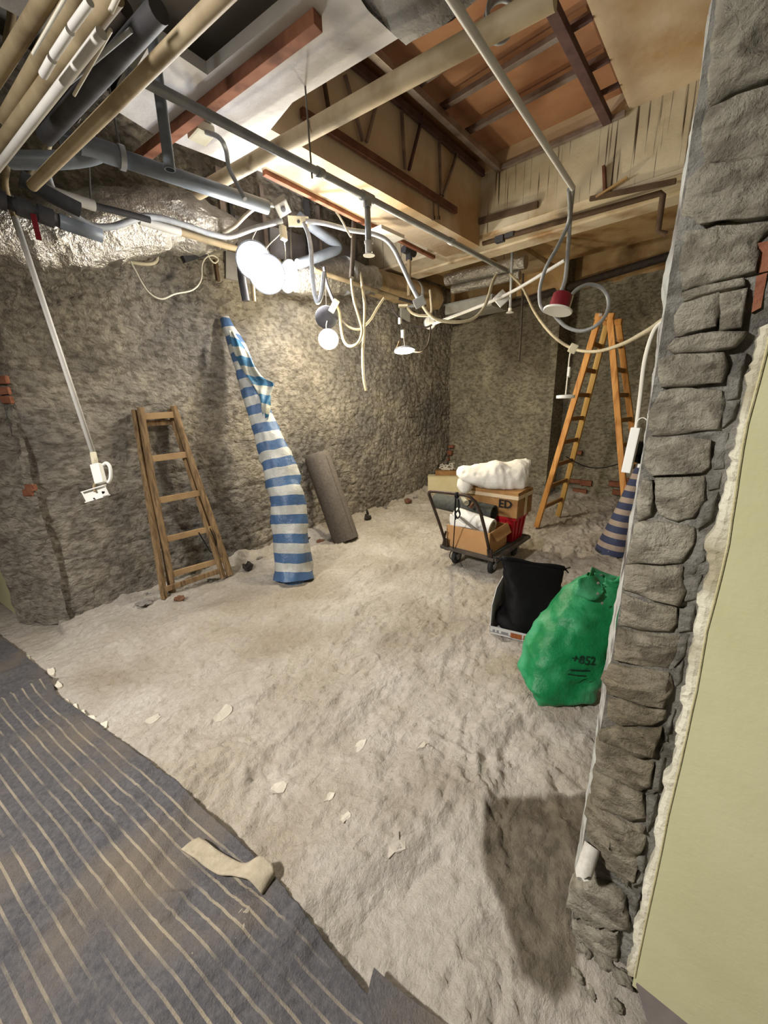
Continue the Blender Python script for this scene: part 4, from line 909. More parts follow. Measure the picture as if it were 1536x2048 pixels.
c = rows[1][0]; o = grid_obj('paper_sheet', G, 'white_paper', None, origin=(c.x, c.y, c.z), label='loose white paper sheet curling out of the open cardboard box', cat='paper')
sm = o.modifiers.new('t', 'SOLIDIFY'); sm.thickness = .003
bm = new(); add_bar(bm, onX(920, 1034, 2.908), onX(951, 1061, 2.906), .022, .006, (0, 0, 1), .001); obj('grey_strip', bm, 'grey_metal', label='flat grey strip leaning against the white paper roll', cat='strip')
# dark underlay roll lying across behind
paper_roll(onX(872, 1001, 3.176), onX(988, 1027, 3.176), .077, 'dark grey underlay roll lying across the trolley behind the paper', 'underlay_roll', 'felt_dark' if 'felt_dark' in MATS else mat('felt_dark', S(66, 68, 66), S(84, 86, 82), scale=30, rough=1.0, bump=.003, bscale=80) and 'felt_dark', .8)
bm = new(); a = onX(933, 1006, 3.0); add_tube(bm, [a, a + FWD * .14 + V(0, 0, .01)], .024, 20, True, .8)
mat('clear_plastic', S(200, 198, 180), rough=.25, alpha=.55, spec=.5); obj('plastic_tube', bm, 'clear_plastic', smooth=True, angle=40, label='short clear plastic tube on top of the dark underlay roll', cat='tube')
bm = new(); add_bar(bm, onX(940, 1016, 3.02), onX(952, 1000, 3.08), .03, .02, None, .005); obj('wood_offcut', bm, 'rust_rubbish', label='reddish wood offcut wedged beside the clear tube', cat='wood')
# red crate and taped box on it
def red_crate():
    x0, x1, y0, y1, z1 = 3.29, 3.575, 1.365, 1.80, 0.455
    rt = root('red_crate', ((x0 + x1) / 2, (y0 + y1) / 2, Z0), 'glossy red plastic crate under the taped cardboard box', 'crate')
    bm = new(); q = .025
    bot = [V(x0 + q, y0 + q, Z0), V(x1 - q, y0 + q, Z0), V(x1 - q, y1 - q, Z0), V(x0 + q, y1 - q, Z0)]; top = [V(x0, y0, z1), V(x1, y0, z1), V(x1, y1, z1), V(x0, y1, z1)]
    vb = [bm.verts.new(p) for p in bot]; vt = [bm.verts.new(p) for p in top]; bm.faces.new(vb[::-1]); bm.faces.new(vt)
    for k in range(4): bm.faces.new((vb[k], vb[(k + 1) % 4], vt[(k + 1) % 4], vt[k]))
    obj('shell', bm, 'red_plastic', rt)
    bm = new()
    for k in range(4): add_bar(bm, top[k] - V(0, 0, .012), top[(k + 1) % 4] - V(0, 0, .012), .03, .022, (0, 0, 1), .004)
    obj('rim', bm, 'red_plastic', rt)
    for t in (.2, .5, .8):
        bm = new(); add_bar(bm, bot[0].lerp(bot[3], t) + V(-.004, 0, .01), top[0].lerp(top[3], t) - V(.004, 0, .03), .012, .012, None, .002); obj('rib', bm, 'red_plastic', rt)
        bm = new(); add_bar(bm, bot[0].lerp(bot[1], t) + V(0, -.004, .01), top[0].lerp(top[1], t) - V(0, .004, .03), .012, .012, None, .002); obj('rib', bm, 'red_plastic', rt)
red_crate()
def taped_box():
    x0, x1, y0, y1, z0, z1 = 3.265, 3.60, 1.335, 1.85, .462, .70
    rt = root('taped_carton', ((x0 + x1) / 2, (y0 + y1) / 2, z0), 'old brown cardboard box with pale tape and black letters on the trolley', 'box')
    bm = new(); add_box(bm, ((x0 + x1) / 2, (y0 + y1) / 2, (z0 + z1) / 2), (x1 - x0, y1 - y0, z1 - z0), None, .006)
    bmesh.ops.subdivide_edges(bm, edges=[e for e in bm.edges if e.calc_length() > .1], cuts=4, use_grid_fill=True)
    for v in bm.verts: v.co += Vector((1, 1, 1)) * .006 * float(vnoise(v.co.x * 9, v.co.y * 9, v.co.z * 9, 3))
    obj('carton_body', bm, 'cardboard_old', rt, smooth=True, angle=35)
    for zt, h in ((.652, .034),):
        bm = new(); add_box(bm, (x0 - .005, (y0 + y1) / 2, zt), (.004, y1 - y0 + .01, h)); add_box(bm, ((x0 + x1) / 2, y0 - .005, zt), (x1 - x0 + .01, .004, h)); obj('tape', bm, 'packing_tape', rt)
    bm = new(); add_box(bm, (x0 + .17, y0 - .007, .56), (.05, .004, .19)); obj('tape', bm, 'packing_tape', rt)
    text_on('lettering', 'ED', rt, (x0 - .007, 1.448, .582), (0, -1, 0), (0, 0, 1), .105, 'black_ink', lift=.004, bold=.003)
taped_box()
def sack():
    d = depth_of((3.42, 1.6, .8))
    L = [(913, 951, 940, .04), (920, 958, 934, .09), (940, 968, 932, .13), (965, 975, 930, .15), (990, 979, 922, .16), (1012, 983, 925, .16), (1034, 986, 921, .15), (1048, 972, 918, .10), (1056, 945, 918, .05), (1061, 928, 919, .018)]
    bm = loft([(dep(x, yb, d), dep(x + (2 if x < 1040 else 0), yt, d + .03), b) for x, yb, yt, b in L], 40, 2.3, .016, 10, 4, 7)
    for v in bm.verts:      # the sack lies on the box and drapes over its front edge
        if 3.255 < v.co.x < 3.61 and 1.325 < v.co.y < 1.86: v.co.z = max(v.co.z, .703)
        elif v.co.x <= 3.255 and v.co.z < .7: v.co.x = min(v.co.x, 3.25)
    c = V(3.42, 1.6, .70)
    rt = root('white_sack', c, 'crumpled white cloth sack lying on top of the taped box', 'sack')
    obj('sack_body', bm, 'white_cloth', rt, smooth=True)
    bm = loft([(dep(914, 972, d - .06), dep(917, 958, d - .06), .02), (dep(922, 984, d - .06), dep(926, 960, d - .05), .05), (dep(934, 984, d - .04), dep(936, 962, d - .04), .05), (dep(944, 978, d), dep(946, 964, d), .02)], 24, 2.2, .006, 14, 9, 4); [setattr(v.co, 'x', min(v.co.x, 3.252)) for v in bm.verts if v.co.z < .704 and 1.32 < v.co.y < 1.87]; obj('hanging_fold', bm, 'white_cloth', rt, smooth=True)
sack()
# cream carton against the far corner with a brown lid and tangled cable
def corner_boxes():
    a = V(5.22, 3.70, 0); e = V(.52, -.854, 0).normalized(); n = V(.854, .52, 0); L = .95; dp = .2
    c = a + e * L / 2 + n * dp / 2; ang = math.atan2(e.y, e.x)
    rt = root('cream_carton', c, 'low cream carton on the floor in the far wall corner', 'box')
    bm = new(); add_box(bm, c + V(0, 0, .147), (L, dp, .29), Matrix.Rotation(ang, 3, 'Z'), .008); obj('carton_body', bm, 'cream_card', rt)
    bm = new(); add_box(bm, c + V(0, 0, .298), (L + .01, dp + .01, .012), Matrix.Rotation(ang, 3, 'Z'), .003); obj('lid', bm, 'cream_card', rt)
    c2 = a + e * .33 + n * .16 + V(0, 0, .305)
    rb = root('brown_carton', c2, 'flat brown carton lying on the cream carton in the corner', 'box')
    bm = new(); add_box(bm, c2 + V(0, 0, .035), (.42, .14, .07), Matrix.Rotation(ang, 3, 'Z'), .005); obj('carton_body', bm, 'cardboard_old', rb)
    bm = new(); add_box(bm, c2 + V(0, 0, .073), (.43, .15, .006), Matrix.Rotation(ang, 3, 'Z'), .002); obj('lid', bm, 'cardboard_old', rb)
    c3 = c2 + V(0, 0, .076)
    bm = new(); random.seed(3)
    for q in range(5):
        pts = [c3 + e * random.uniform(-.16, .12) + V(random.uniform(-.03, .03), 0, random.uniform(.01, .12)) for _ in range(5)]; pts[0].z = c3.z + .008; pts[-1].z = c3.z + .008
        add_tube(bm, spline(pts, 6), .008, 6)
    mat('cable_white', S(206, 202, 190), S(216, 212, 200), scale=20, rough=.5); mat('cable_grey', S(150, 148, 144), S(166, 164, 160), scale=20, rough=.5)
    obj('cable_tangle', bm, 'cable_white', smooth=True, label='tangle of pale cable heaped on the flat brown carton', cat='cable')
corner_boxes()

# ================================================================== RIGHT-HAND FLOOR THINGS
mat('orange_wood', S(196, 138, 74), S(212, 158, 92), scale=3, rough=.6, stretch=(8, 8, 1), bump=.001, c3=S(170, 112, 58), s3=5)
mat('yellow_wood', S(190, 150, 84), S(206, 170, 104), scale=3, rough=.6, stretch=(8, 8, 1))
mat('rung_dark', S(140, 104, 62), S(158, 122, 78), scale=6, rough=.7)
def step_ladder():
    X0, X1 = 4.70, 5.06
    f1 = at(1073, 1054); f2 = at(1116, 1032); t1 = onX(1200, 628, X0); t2 = onX(1216, 640, X1)
    g1t = onX(1220, 630, X0); g1m = onX(1248, 984, 4.60); g1 = g1t + (g1m - g1t) * (g1t.z / (g1t.z - g1m.z))
    g2t = onX(1236, 641, X1); g2m = onX(1264, 855, 5.10); g2 = g2t + (g2m - g2t) * (g2t.z / (g2t.z - g2m.z))
    c = (f1 + f2 + g1 + g2) / 4; c.z = 0
    rt = root('step_ladder', c, 'tall orange-brown wooden A-frame stepladder standing open', 'ladder')
    for a, b, m, n in ((f1, t1, 'orange_wood', 'front_rail'), (f2, t2, 'yellow_wood', 'front_rail'), (g1, g1t, 'orange_wood', 'rear_rail'), (g2, g2t, 'orange_wood', 'rear_rail')):
        bm = new(); add_bar(bm, a, b, .052, .058, (1, 0, 0), .01); obj(n, bm, m, rt, smooth=True, angle=40)
    for a, b, c_, d, nm in ((f1, t1, f2, t2, 'rung'), (g1, g1t, g2, g2t, 'rear_rung')):
        for k in range(1, 9):
            t = k / 9.0 - .005; bm = new(); p, q = a.lerp(b, t), c_.lerp(d, t); add_bar(bm, p, q, .045, .028, (0, 0, 1), .005); obj(nm, bm, 'rung_dark', rt)
    bm = new(); add_bar(bm, t1 + V(-.05, -.02, -.015), t2 + V(.05, -.02, -.015), .03, .03, (0, 0, 1), .006); obj('hinge_bar', bm, 'grey_metal', rt)
    for p, q in ((t1, g1t), (t2, g2t)):
        bm = new(); m_ = (p + q) / 2; add_bar(bm, p + V(0, .04, -.02), q + V(0, -.04, -.02), .07, .06, (1, 0, 0), .01); obj('top_block', bm, 'orange_wood', rt)
    bm = new(); p, q = f1.lerp(t1, .36), g1.lerp(g1t, .36); p2 = (f2.lerp(t2, .36) + p) / 2; q2 = (g2.lerp(g2t, .36) + q) / 2
    add_tube(bm, spline([p2, p2.lerp(q2, .3) - V(0, 0, .09), p2.lerp(q2, .6) - V(0, 0, .1), q2], 6), .006, 6); obj('spreader_rope', bm, 'black_cord', rt)
step_ladder()
# ---- cone-shaped roll of striped woven sheet leaning on the side wall
stripe_mat('navy_striped_cloth', S(176, 160, 148), S(74, 80, 108), 1.0, .56, rough=.9, spec=.1)
def cone_roll():
    b = at(1223, 1104); tp = onX(1286, 915, 4.32); seg = 40; n = 40; ax = (tp - b); G = np.zeros((n + 1, seg + 1, 3)); st = np.zeros((n + 1, seg + 1)); Rm = axis_rot(ax, FWD); L = ax.length
    for i in range(n + 1):
        t = i / n; r = .150 * (1 - t) + .022 * t
        for k in range(seg + 1):
            a = 2 * math.pi * k / seg; p = b + ax * t + Rm @ Vector((math.cos(a) * r, math.sin(a) * r, 0)) * (1 + .05 * math.sin(3 * a + 4 * t))
            if t < .12: p.z = max(p.z, .006) if i else .004
            G[i, k] = p; st[i, k] = t * 8.2 + .05 * math.sin(a) + 20.12
    rt = root('striped_cone_roll', (b.x, b.y, 0), 'cone-shaped roll of navy and beige striped cloth beside the stepladder', 'roll')
    grid_obj('rolled_cloth', G, 'navy_striped_cloth', rt, attrs={'stripe': st})
    bm = new(); add_tube(bm, [b + V(0, 0, .004), b + V(0, 0, .03)], .142, 26); o = obj('foot_end', bm, 'rubber', rt)
cone_roll()
# ---- open carton with black drawstring bag
mat('grey_card', S(176, 176, 178), S(190, 190, 190), scale=5, rough=.7)
mat('grey_card_in', S(150, 148, 144), S(166, 164, 160), scale=5, rough=.8)
mat('black_nylon', S(5, 5, 7), S(10, 10, 13), scale=8, rough=.7, bump=.004, bscale=14, spec=.25)
mat('print_orange', S(156, 92, 52), S(120, 66, 36), scale=60, rough=.6); mat('print_grey', S(120, 120, 126), rough=.7)
def tray():
    A = at(979, 1266); B = at(1092, 1294); e = (B - A).normalized(); n = V(-e.y, e.x, 0)
    if n.dot(FWD) < 0: n = -n
    Wd, Dp = .40, .34; B = A + e * Wd; A2 = A + n * Dp; B2 = B + n * Dp; t = .005
    rt = root('printed_carton', (A + B2) / 2, 'low-fronted grey printed carton holding the black bag', 'box')
    bm = new(); add_prism(bm, [A + V(0, 0, .012), B + V(0, 0, .012), B2 + V(0, 0, .012), A2 + V(0, 0, .012)], (0, 0, .006)); obj('base_panel', bm, 'grey_card_in', rt)
    bm = new(); add_prism(bm, [A + V(0, 0, .0), B + V(0, 0, .0), B + V(0, 0, .055), A + V(0, 0, .055)], n * t); fp = obj('front_lip', bm, 'grey_card', rt)
    bm = new(); add_prism(bm, [A, A2, A2 + V(0, 0, .27), A + n * .14 + V(0, 0, .27), A + n * .02 + V(0, 0, .20), A + V(0, 0, .055)], e * t); obj('side_panel', bm, 'grey_card', rt)
    bm = new(); add_prism(bm, [B, B2, B2 + V(0, 0, .27), B + n * .14 + V(0, 0, .27), B + n * .02 + V(0, 0, .20), B + V(0, 0, .055)], e * -t); obj('side_panel', bm, 'grey_card', rt)
    bm = new(); add_prism(bm, [A2, B2, B2 + V(0, 0, .27), A2 + V(0, 0, .27)], n * t); obj('back_panel', bm, 'grey_card_in', rt)
    for (u0, u1, v0, v1, m) in ((.02, .035, .018, .036, 'print_grey'), (.045, .06, .018, .036, 'print_grey'), (.075, .12, .018, .034, 'print_grey'), (.135, .205, .006, .042, 'print_orange'), (.215, .28, .006, .042, 'print_orange'), (.30, .33, .012, .04, 'print_grey')):
        bm = new(); o = n * -.0015; add_prism(bm, [A + e * u0 + V(0, 0, v0) + o, A + e * u1 + V(0, 0, v0) + o, A + e * u1 + V(0, 0, v1) + o, A + e * u0 + V(0, 0, v1) + o], n * .001); obj('print', bm, m, fp)
    # bag
    d0 = depth_of(A + e * .18 + n * .15); rb = root('drawstring_bag', A + e * .2 + n * .15 + V(0, 0, .02), 'black nylon drawstring bag standing in the grey printed carton', 'bag')
    L = [(1022, 1098, 1264, .05), (1012, 1108, 1255, .10), (1008, 1112, 1238, .12), (1012, 1113, 1215, .12), (1014, 1114, 1190, .11), (1013, 1117, 1172, .09), (1008, 1122, 1155, .065), (1005, 1126, 1138, .05), (1004, 1127, 1128, .035)]
    lv = []
    for xl, xr, y, b in L:
        sl = 20 * (1264 - y) / 136.0 * .5
        lv.append((dep(xl, y - sl, d0 - .02), dep(xr, y + sl, d0 + .02), b))
    def keep_in(bm):        # soft things stay inside the carton walls
        for v in bm.verts:
            q = v.co - A; u, w_ = q.dot(e), q.dot(n)
            if v.co.z < .30:
                du = min(max(u, .012), Wd - .012) - u; dw = min(max(w_, .012), Dp - .006) - w_; v.co += e * du + n * dw
            v.co.z = max(v.co.z, .0185)
    bm = loft(lv, 40, 2.7, .008, 12, 7, 5); keep_in(bm); bb = obj('bag_body', bm, 'black_nylon', rb, smooth=True)
    tl, tr = lv[-1][0], lv[-1][1]
    bm = new(); add_tube(bm, [tl.lerp(tr, t) + V(0, 0, .006 * math.sin(t * 9)) for t in np.linspace(0, 1, 14)], .02, 10); obj('drawn_hem', bm, 'black_nylon', rb, smooth=True)
    for p, s in ((tl, -1), (tr, 1)):
        bm = new(); q = p + RIGHT * s * .01
        add_tube(bm, spline([p, q + RIGHT * s * .015 + V(0, 0, .005), q + RIGHT * s * .035 + V(0, 0, .012)], 4), .005, 6); add_tube(bm, spline([p, q + RIGHT * s * .012 - V(0, 0, .012), q + RIGHT * s * .026 - V(0, 0, .03)], 4), .005, 6); add_lathe(bm, q + V(0, 0, -.008), (0, 0, 1), [(.004, 0), (.011, .004), (.011, .012), (.004, .016)], 10); obj('drawstring', bm, 'black_cord', rb, smooth=True)
    # second dark cloth heaped under the bag
    bm = loft([(dep(992, 1244, d0 - .04), dep(996, 1222, d0 - .02), .03), (dep(1010, 1258, d0 - .05), dep(1012, 1216, d0), .08), (dep(1050, 1268, d0 - .05), dep(1050, 1225, d0), .10), (dep(1090, 1274, d0 - .04), dep(1090, 1230, d0), .08), (dep(1102, 1262, d0), dep(1103, 1240, d0), .04)], 26, 2.2, .010, 14, 3, 4); keep_in(bm); obj('dark_cloth', bm, 'black_nylon', smooth=True, label='black cloth heaped in the carton around the bag', cat='cloth')
    mat('clear_bag', S(206, 206, 204), rough=.3, alpha=.5, spec=.6, bump=.02, bscale=16)
    d1 = d0 + .16
    bm = loft([(dep(1098, 1240, d1), dep(1140, 1252, d1), .05), (dep(1096, 1222, d1), dep(1146, 1228, d1), .08), (dep(1100, 1200, d1), dep(1144, 1205, d1), .08), (dep(1108, 1182, d1), dep(1138, 1186, d1), .05), (dep(1120, 1172, d1), dep(1130, 1174, d1), .02)], 26, 2.2, .010, 16, 13, 4); obj('plastic_bag', bm, 'clear_bag', smooth=True, label='small clear crumpled plastic bag behind the black bag', cat='bag')
tray()
# ---- green woven sack
def green_material():
    m = mat('green_woven_plastic', S(10, 106, 60), S(20, 128, 74), scale=5, rough=.45, spec=.4, bump=.012, bscale=9, c3=S(64, 146, 104), s3=5)
green_material(); mat('eyelet', S(196, 200, 198), rough=.3, metal=.8)
def green_sack():
    d0 = depth_of(at(1110, 1400)); 
    L = [(1082, 1168, 1403, .04, .0), (1060, 1178, 1384, .10, .02), (1040, 1186, 1357, .13, .04), (1056, 1204, 1312, .15, .07), (1084, 1226, 1262, .145, .10), (1122, 1244, 1218, .125, .12), (1156, 1252, 1184, .10, .14), (1180, 1254, 1166, .085, .15)]
    lv = [(dep(xl, y - 10, d0 + z), dep(xr, y - (2 if i else 8), d0 + z + .03), b) for i, (xl, xr, y, b, z) in enumerate(L)]
    lv[0] = (at(1082, 1405, .006), at(1168, 1392, .006), .03)
    base = (lv[0][0] + lv[0][1]) / 2; rt = root('green_sack', (base.x, base.y, 0.0), 'bulging green woven plastic sack leaning against the stone pier', 'sack')
    bm = loft(lv, 56, 3.2, .020, 8, 21, 8, close_top=False)
    # lifted corner at the open mouth
    bvh = BVHTree.FromBMesh(bm)
    o = obj('sack_body', bm, 'green_woven_plastic', rt, smooth=True, angle=55); sm = o.modifiers.new('t', 'SOLIDIFY'); sm.thickness = .003; sm.offset = -1
    dt = d0 + .15
    # collar round the mouth: tall pointed flap, folded front lip
    def sheet(name, rows, m='green_woven_plastic', k=7):
        A = spline([r[0] for r in rows], 5); B = spline([r[1] for r in rows], 5); G = np.zeros((len(A), k, 3))
        for i in range(len(A)):
            for j in range(k): p = A[i].lerp(B[i], j / (k - 1)); q = .008 * math.sin(j * 1.3 + i * .7); G[i, j] = (p.x + q * FWD.x, p.y + q * FWD.y, p.z)
        s = grid_obj(name, G, m, rt, smooth=True); s.modifiers.new('t', 'SOLIDIFY').thickness = .003; return s
    sheet('collar', [(dep(1150, 1190, dt - .12), dep(1158, 1160, dt - .12)), (dep(1180, 1200, dt - .14), dep(1184, 1150, dt - .08)), (dep(1205, 1190, dt - .12), dep(1198, 1160, dt - .05)), (dep(1204, 1180, dt - .10), dep(1205, 1178, dt - .10))])
    sheet('collar', [(dep(1165, 1172, dt - .06), dep(1186, 1135, dt + .0)), (dep(1190, 1172, dt + .03), dep(1198, 1140, dt + .03)), (dep(1215, 1172, dt + .05), dep(1222, 1150, dt + .04)), (dep(1240, 1180, dt + .03), dep(1245, 1156, dt + .02))])
    sheet('inner_lining', [(dep(1180, 1168, dt + .02), dep(1190, 1146, dt + .0)), (dep(1205, 1170, dt + .025), dep(1208, 1150, dt + .02)), (dep(1235, 1172, dt + .03), dep(1236, 1158, dt + .02))])
    sheet('collar', [(dep(1205, 1172, dt - .06), dep(1212, 1155, dt - .04)), (dep(1222, 1178, dt - .07), dep(1226, 1160, dt - .05)), (dep(1245, 1170, dt - .06), dep(1245, 1150, dt - .05))])
    for px, py, dd in ((1202, 1150, .012), (1196, 1166, -.115), (1195, 1187, -.13), (1204, 1206, -.15)):
        p = dep(px, py, dt + dd - .012); bm = new(); add_lathe(bm, p, -FWD, [(.002, 0), (.007, 0), (.008, .002), (.003, .003)], 12); obj('eyelet', bm, 'eyelet', rt)
    up = (lv[3][0] - lv[1][0] + lv[3][1] - lv[1][1]).normalized(); rr = V(.664, -.747, .03)
    mat('dark_green_ink', S(12, 46, 30), rough=.8)
    c = dep(1187, 1345, d0 - .15); text_on('lettering', '+852', rt, c, rr - V(0, 0, .18), up * .9 + V(0, 0, .4), .058, 'dark_green_ink', bvh, FWD, .004, .0012)
    for k, (px, py, w_) in enumerate(((1178, 1366, .05), (1172, 1376, .045))):
        c = dep(px, py, d0 - .15); bm = new(); pts = []
        for t in np.linspace(-1, 1, 9):
            h = bvh.ray_cast(c + rr * w_ * t - V(0, 0, .18) * w_ * t - FWD * .2, FWD); pts.append(h[0] - FWD * .003 if h[0] is not None else c + rr * w_ * t)
        add_tube(bm, pts, .0035, 5); obj('print_line', bm, 'dark_green_ink', rt)
green_sack()
# ---- LED driver and black plugs hanging at the pier edge
mat('white_plastic', S(224, 224, 220), S(232, 232, 228), scale=9, rough=.4); mat('black_plastic', S(18, 18, 22), S(26, 26, 30), scale=9, rough=.4)
def driver_box():
    a = onX(1273, 855, 1.22); b = onX(1253, 944, 1.22); rt = root('light_driver', b, 'white stick-shaped LED driver hanging beside the stone pier', 'driver')
    bm = new(); add_bar(bm, a, b, .030, .022, (1, 0, 0), .003); obj('casing', bm, 'white_plastic', rt)
    bm = new(); s = onX(1330, 640, 1.19); add_tube(bm, spline([s, onX(1308, 662, 1.2), onX(1290, 720, 1.21), onX(1281, 790, 1.22), onX(1276, 830, 1.22), a + V(0, 0, -.01)], 6), .0052, 8); obj('supply_cable', bm, 'cable_white', rt, smooth=True)
    bm = new(); add_tube(bm, spline([a + V(0, 0, -.004), onX(1277, 840, 1.2), onX(1288, 836, 1.2), onX(1297, 845, 1.19), onX(1304, 858, 1.17)], 6), .0016, 6); obj('thin_wire', bm, 'cable_white', rt, smooth=True)
    rp = root('plug_adapter', onX(1274, 930, 1.24), 'black plug adapters tucked between white driver and stone pier', 'plug')
    for (px, py, sx, sz) in ((1277, 893, .03, .03), (1271, 915, .035, .025), (1278, 908, .025, .02), (1284, 915, .02, .03)):
        bm = new(); add_box(bm, onX(px, py, 1.262), (.03, sx, sz), None, .004); obj('plug_block', bm, 'black_plastic', rp)
    bm = new(); add_box(bm, onX(1278, 931, 1.235), (.02, .014, .01), None, .002); obj('socket_tip', bm, 'white_plastic', rp)
driver_box()

# ================================================================== CEILING SERVICES
mat('galv_pipe', S(156, 160, 166), S(182, 186, 192), scale=9, rough=.35, metal=.3)
mat('grey_pvc', S(112, 120, 132), S(134, 142, 154), scale=7, rough=.4)
mat('dark_pipe', S(58, 58, 64), S(80, 80, 84), scale=8, rough=.6)
mat('beige_pipe', S(172, 154, 126), S(192, 176, 148), scale=4, rough=.6, c3=S(150, 132, 104), s3=5)
mat('tan_conduit', S(146, 130, 102), S(166, 150, 122), scale=6, rough=.7, c3=S(120, 104, 80), s3=5)
mat('pale_conduit', S(200, 198, 196), S(216, 214, 210), scale=6, rough=.45)
mat('flex_grey', S(150, 154, 162), S(172, 176, 182), scale=20, rough=.5)
mat('flex_clear', S(128, 130, 132), S(148, 150, 152), scale=20, rough=.35, spec=.6)
mat('rod_steel', S(110, 108, 104), rough=.4, metal=.8)
mat('foil', S(182, 178, 172), S(206, 202, 196), scale=7, rough=.28, metal=.9, bump=.05, bscale=11)
mat('tan_wrap', S(150, 128, 98), S(172, 150, 118), scale=7, rough=.7, bump=.02, bscale=9)
mat('rust_steel', S(92, 58, 46), S(116, 78, 62), scale=10, rough=.8, bump=.002)
mat('purple_steel', S(76, 56, 56), S(98, 74, 72), scale=10, rough=.7)
mat('zinc_channel', S(140, 130, 126), S(168, 156, 150), scale=12, rough=.45, metal=.5, c3=S(110, 92, 84), s3=6)
mat('red_batten', S(142, 92, 70), S(162, 112, 88), scale=4, rough=.8, c3=S(110, 70, 54), s3=7)
mat('dark_timber', S(74, 58, 46), S(98, 80, 64), scale=6, rough=.85)
mat('tan_timber', S(164, 134, 92), S(184, 154, 112), scale=6, rough=.85)
mat('cable_beige', S(168, 158, 134), S(184, 174, 150), scale=20, rough=.55)
mat('cable_dark', S(56, 50, 46), S(74, 66, 60), scale=20, rough=.6)
mat('box_grey', S(158, 158, 154), S(176, 176, 172), scale=9, rough=.5)
mat('box_cream', S(204, 196, 170), S(216, 210, 188), scale=9, rough=.5)
mat('red_can', S(100, 18, 30), S(120, 28, 38), scale=9, rough=.45)
mat('lamp_grey', S(128, 130, 136), S(142, 144, 150), scale=9, rough=.4)
def DD(d, pts): return [dep(p[0], p[1], p[2] if len(p) > 2 else d) for p in pts]
def rpx(px, p): return px / F * depth_of(p)
def cable(name, label, cat, pts, r, m, n=6, seg=8, group=None, sm=True, parent=None):
    bm = new(); P = spline(pts, n) if sm and len(pts) > 2 else pts; add_tube(bm, P, r, seg)
    return obj(name, bm, m, parent, smooth=True, angle=50, label=label, cat=cat, group=group)
def bar(name, label, cat, a, b, wx, wy, m, up=(0, 0, 1), bev=.003, parent=None, group=None):
    bm = new(); add_bar(bm, a, b, wx, wy, up, bev); return obj(name, bm, m, parent, label=label, cat=cat, group=group)

# ---- sprinkler main with its drop
def sprinkler():
    z = 2.67; a = at(262, 130, z); b = at(1012, 541, z); t = at(734, 395, z)
    a.y = b.y = t.y
    rt = root('sprinkler_pipe', (t.x, t.y, z), 'long grey steel sprinkler pipe with one drop head under the white ceiling', 'pipe')
    bm = new(); add_tube(bm, [a, t, b], .0195, 16); obj('main_pipe', bm, 'galv_pipe', rt, smooth=True)
    bm = new(); add_tube(bm, [t - V(.045, 0, 0), t + V(.045, 0, 0)], .027, 16); add_tube(bm, [t, t - V(0, 0, .05)], .025, 16); obj('tee', bm, 'galv_pipe', rt, smooth=True, angle=50)
    h = onX(737, 512, t.x).z
    bm = new(); add_tube(bm, [t - V(0, 0, .04), V(t.x, t.y, h + .06)], .018, 14); dr = obj('drop_pipe', bm, 'galv_pipe', rt, smooth=True)
    bm = new(); add_lathe(bm, V(t.x, t.y, h + .015), (0, 0, 1), [(.012, 0), (.022, .004), (.022, .05), (.026, .05), (.026, .062), (.016, .066)], 18); obj('sprinkler_head', bm, 'pale_conduit', dr, smooth=True, angle=40)
    bm = new(); add_lathe(bm, V(t.x, t.y, h), (0, 0, 1), [(.01, .0), (.036, 0), (.036, .004), (.014, .016)], 22); obj('escutcheon', bm, 'white_plastic', dr, smooth=True, angle=40)
    bm = new(); p = at(640, 345, z); add_tube(bm, [V(p.x - .02, t.y, z), V(p.x + .025, t.y, z)], .024, 14); obj('clamp', bm, 'galv_pipe', rt, smooth=True)
    p = at(900, 484, z); bm = new(); add_tube(bm, [V(p.x - .03, t.y, z), V(p.x + .03, t.y, z)], .024, 14); obj('coupling', bm, 'galv_pipe', rt, smooth=True)
    q = at(620, 165, 3.0); cable('hanger_rod', 'steel hanger rod from white ceiling down to the sprinkler pipe', 'rod', [V(q.x, t.y, 3.0), V(q.x + .005, t.y, z - .045)], .0045, 'rod_steel')
    return t
sprinkler()
# second sprinkler head beyond
def head2():
    p = dep(1020, 575, 4.4); q = dep(1020, 622, 4.4); rt = root('ceiling_sprinkler', q, 'small pale sprinkler head hanging under the foil pipes', 'sprinkler')
    bm = new(); add_tube(bm, [V(p.x, p.y, 3.31), q], .016, 12); obj('drop_pipe', bm, 'galv_pipe', rt, smooth=True)
    bm = new(); add_lathe(bm, q - V(0, 0, .02), (0, 0, 1), [(.01, 0), (.044, 0), (.044, .005), (.022, .02), (.022, .05), (.01, .052)], 18); obj('escutcheon', bm, 'white_plastic', rt, smooth=True, angle=40)
head2()
# ---- big painted pipe
a, b = at(395, 385, 2.86), at(1110, -10, 2.86)
cable('painted_pipe', 'thick beige painted pipe crossing under the ceiling opening', 'pipe', [a, b], .040, 'beige_pipe', seg=20)
# ---- timber battens on the white ceiling
bar('ceiling_batten', 'reddish timber batten fixed under the white ceiling beside the hole', 'batten', at(262, 330, 2.975), at(636, 40, 2.975), .05, .05, 'red_batten')
bar('ceiling_batten', 'long brown timber strip along the bottom of the plastered beam', 'batten', at(528, 345, 2.99), at(868, 515, 2.99), .03, .035, 'red_batten')
bar('dark_plank', 'dark plank fixed across the drip-streaked beam face', 'plank', onX(948, 446, 4.0), onX(1076, 409, 4.0), .05, .035, 'dark_timber')
bar('timber_strip', 'short brown upright strip nailed to the drip-streaked beam', 'plank', onX(1208, 333, 4.0), onX(1210, 384, 4.0), .05, .02, 'rust_steel', (1, 0, 0))
bar('timber_strip', 'pale slanting splinter of timber on the drip-streaked beam', 'plank', onX(1192, 395, 3.98), onX(1255, 355, 3.98), .03, .015, 'tan_timber', (1, 0, 0))
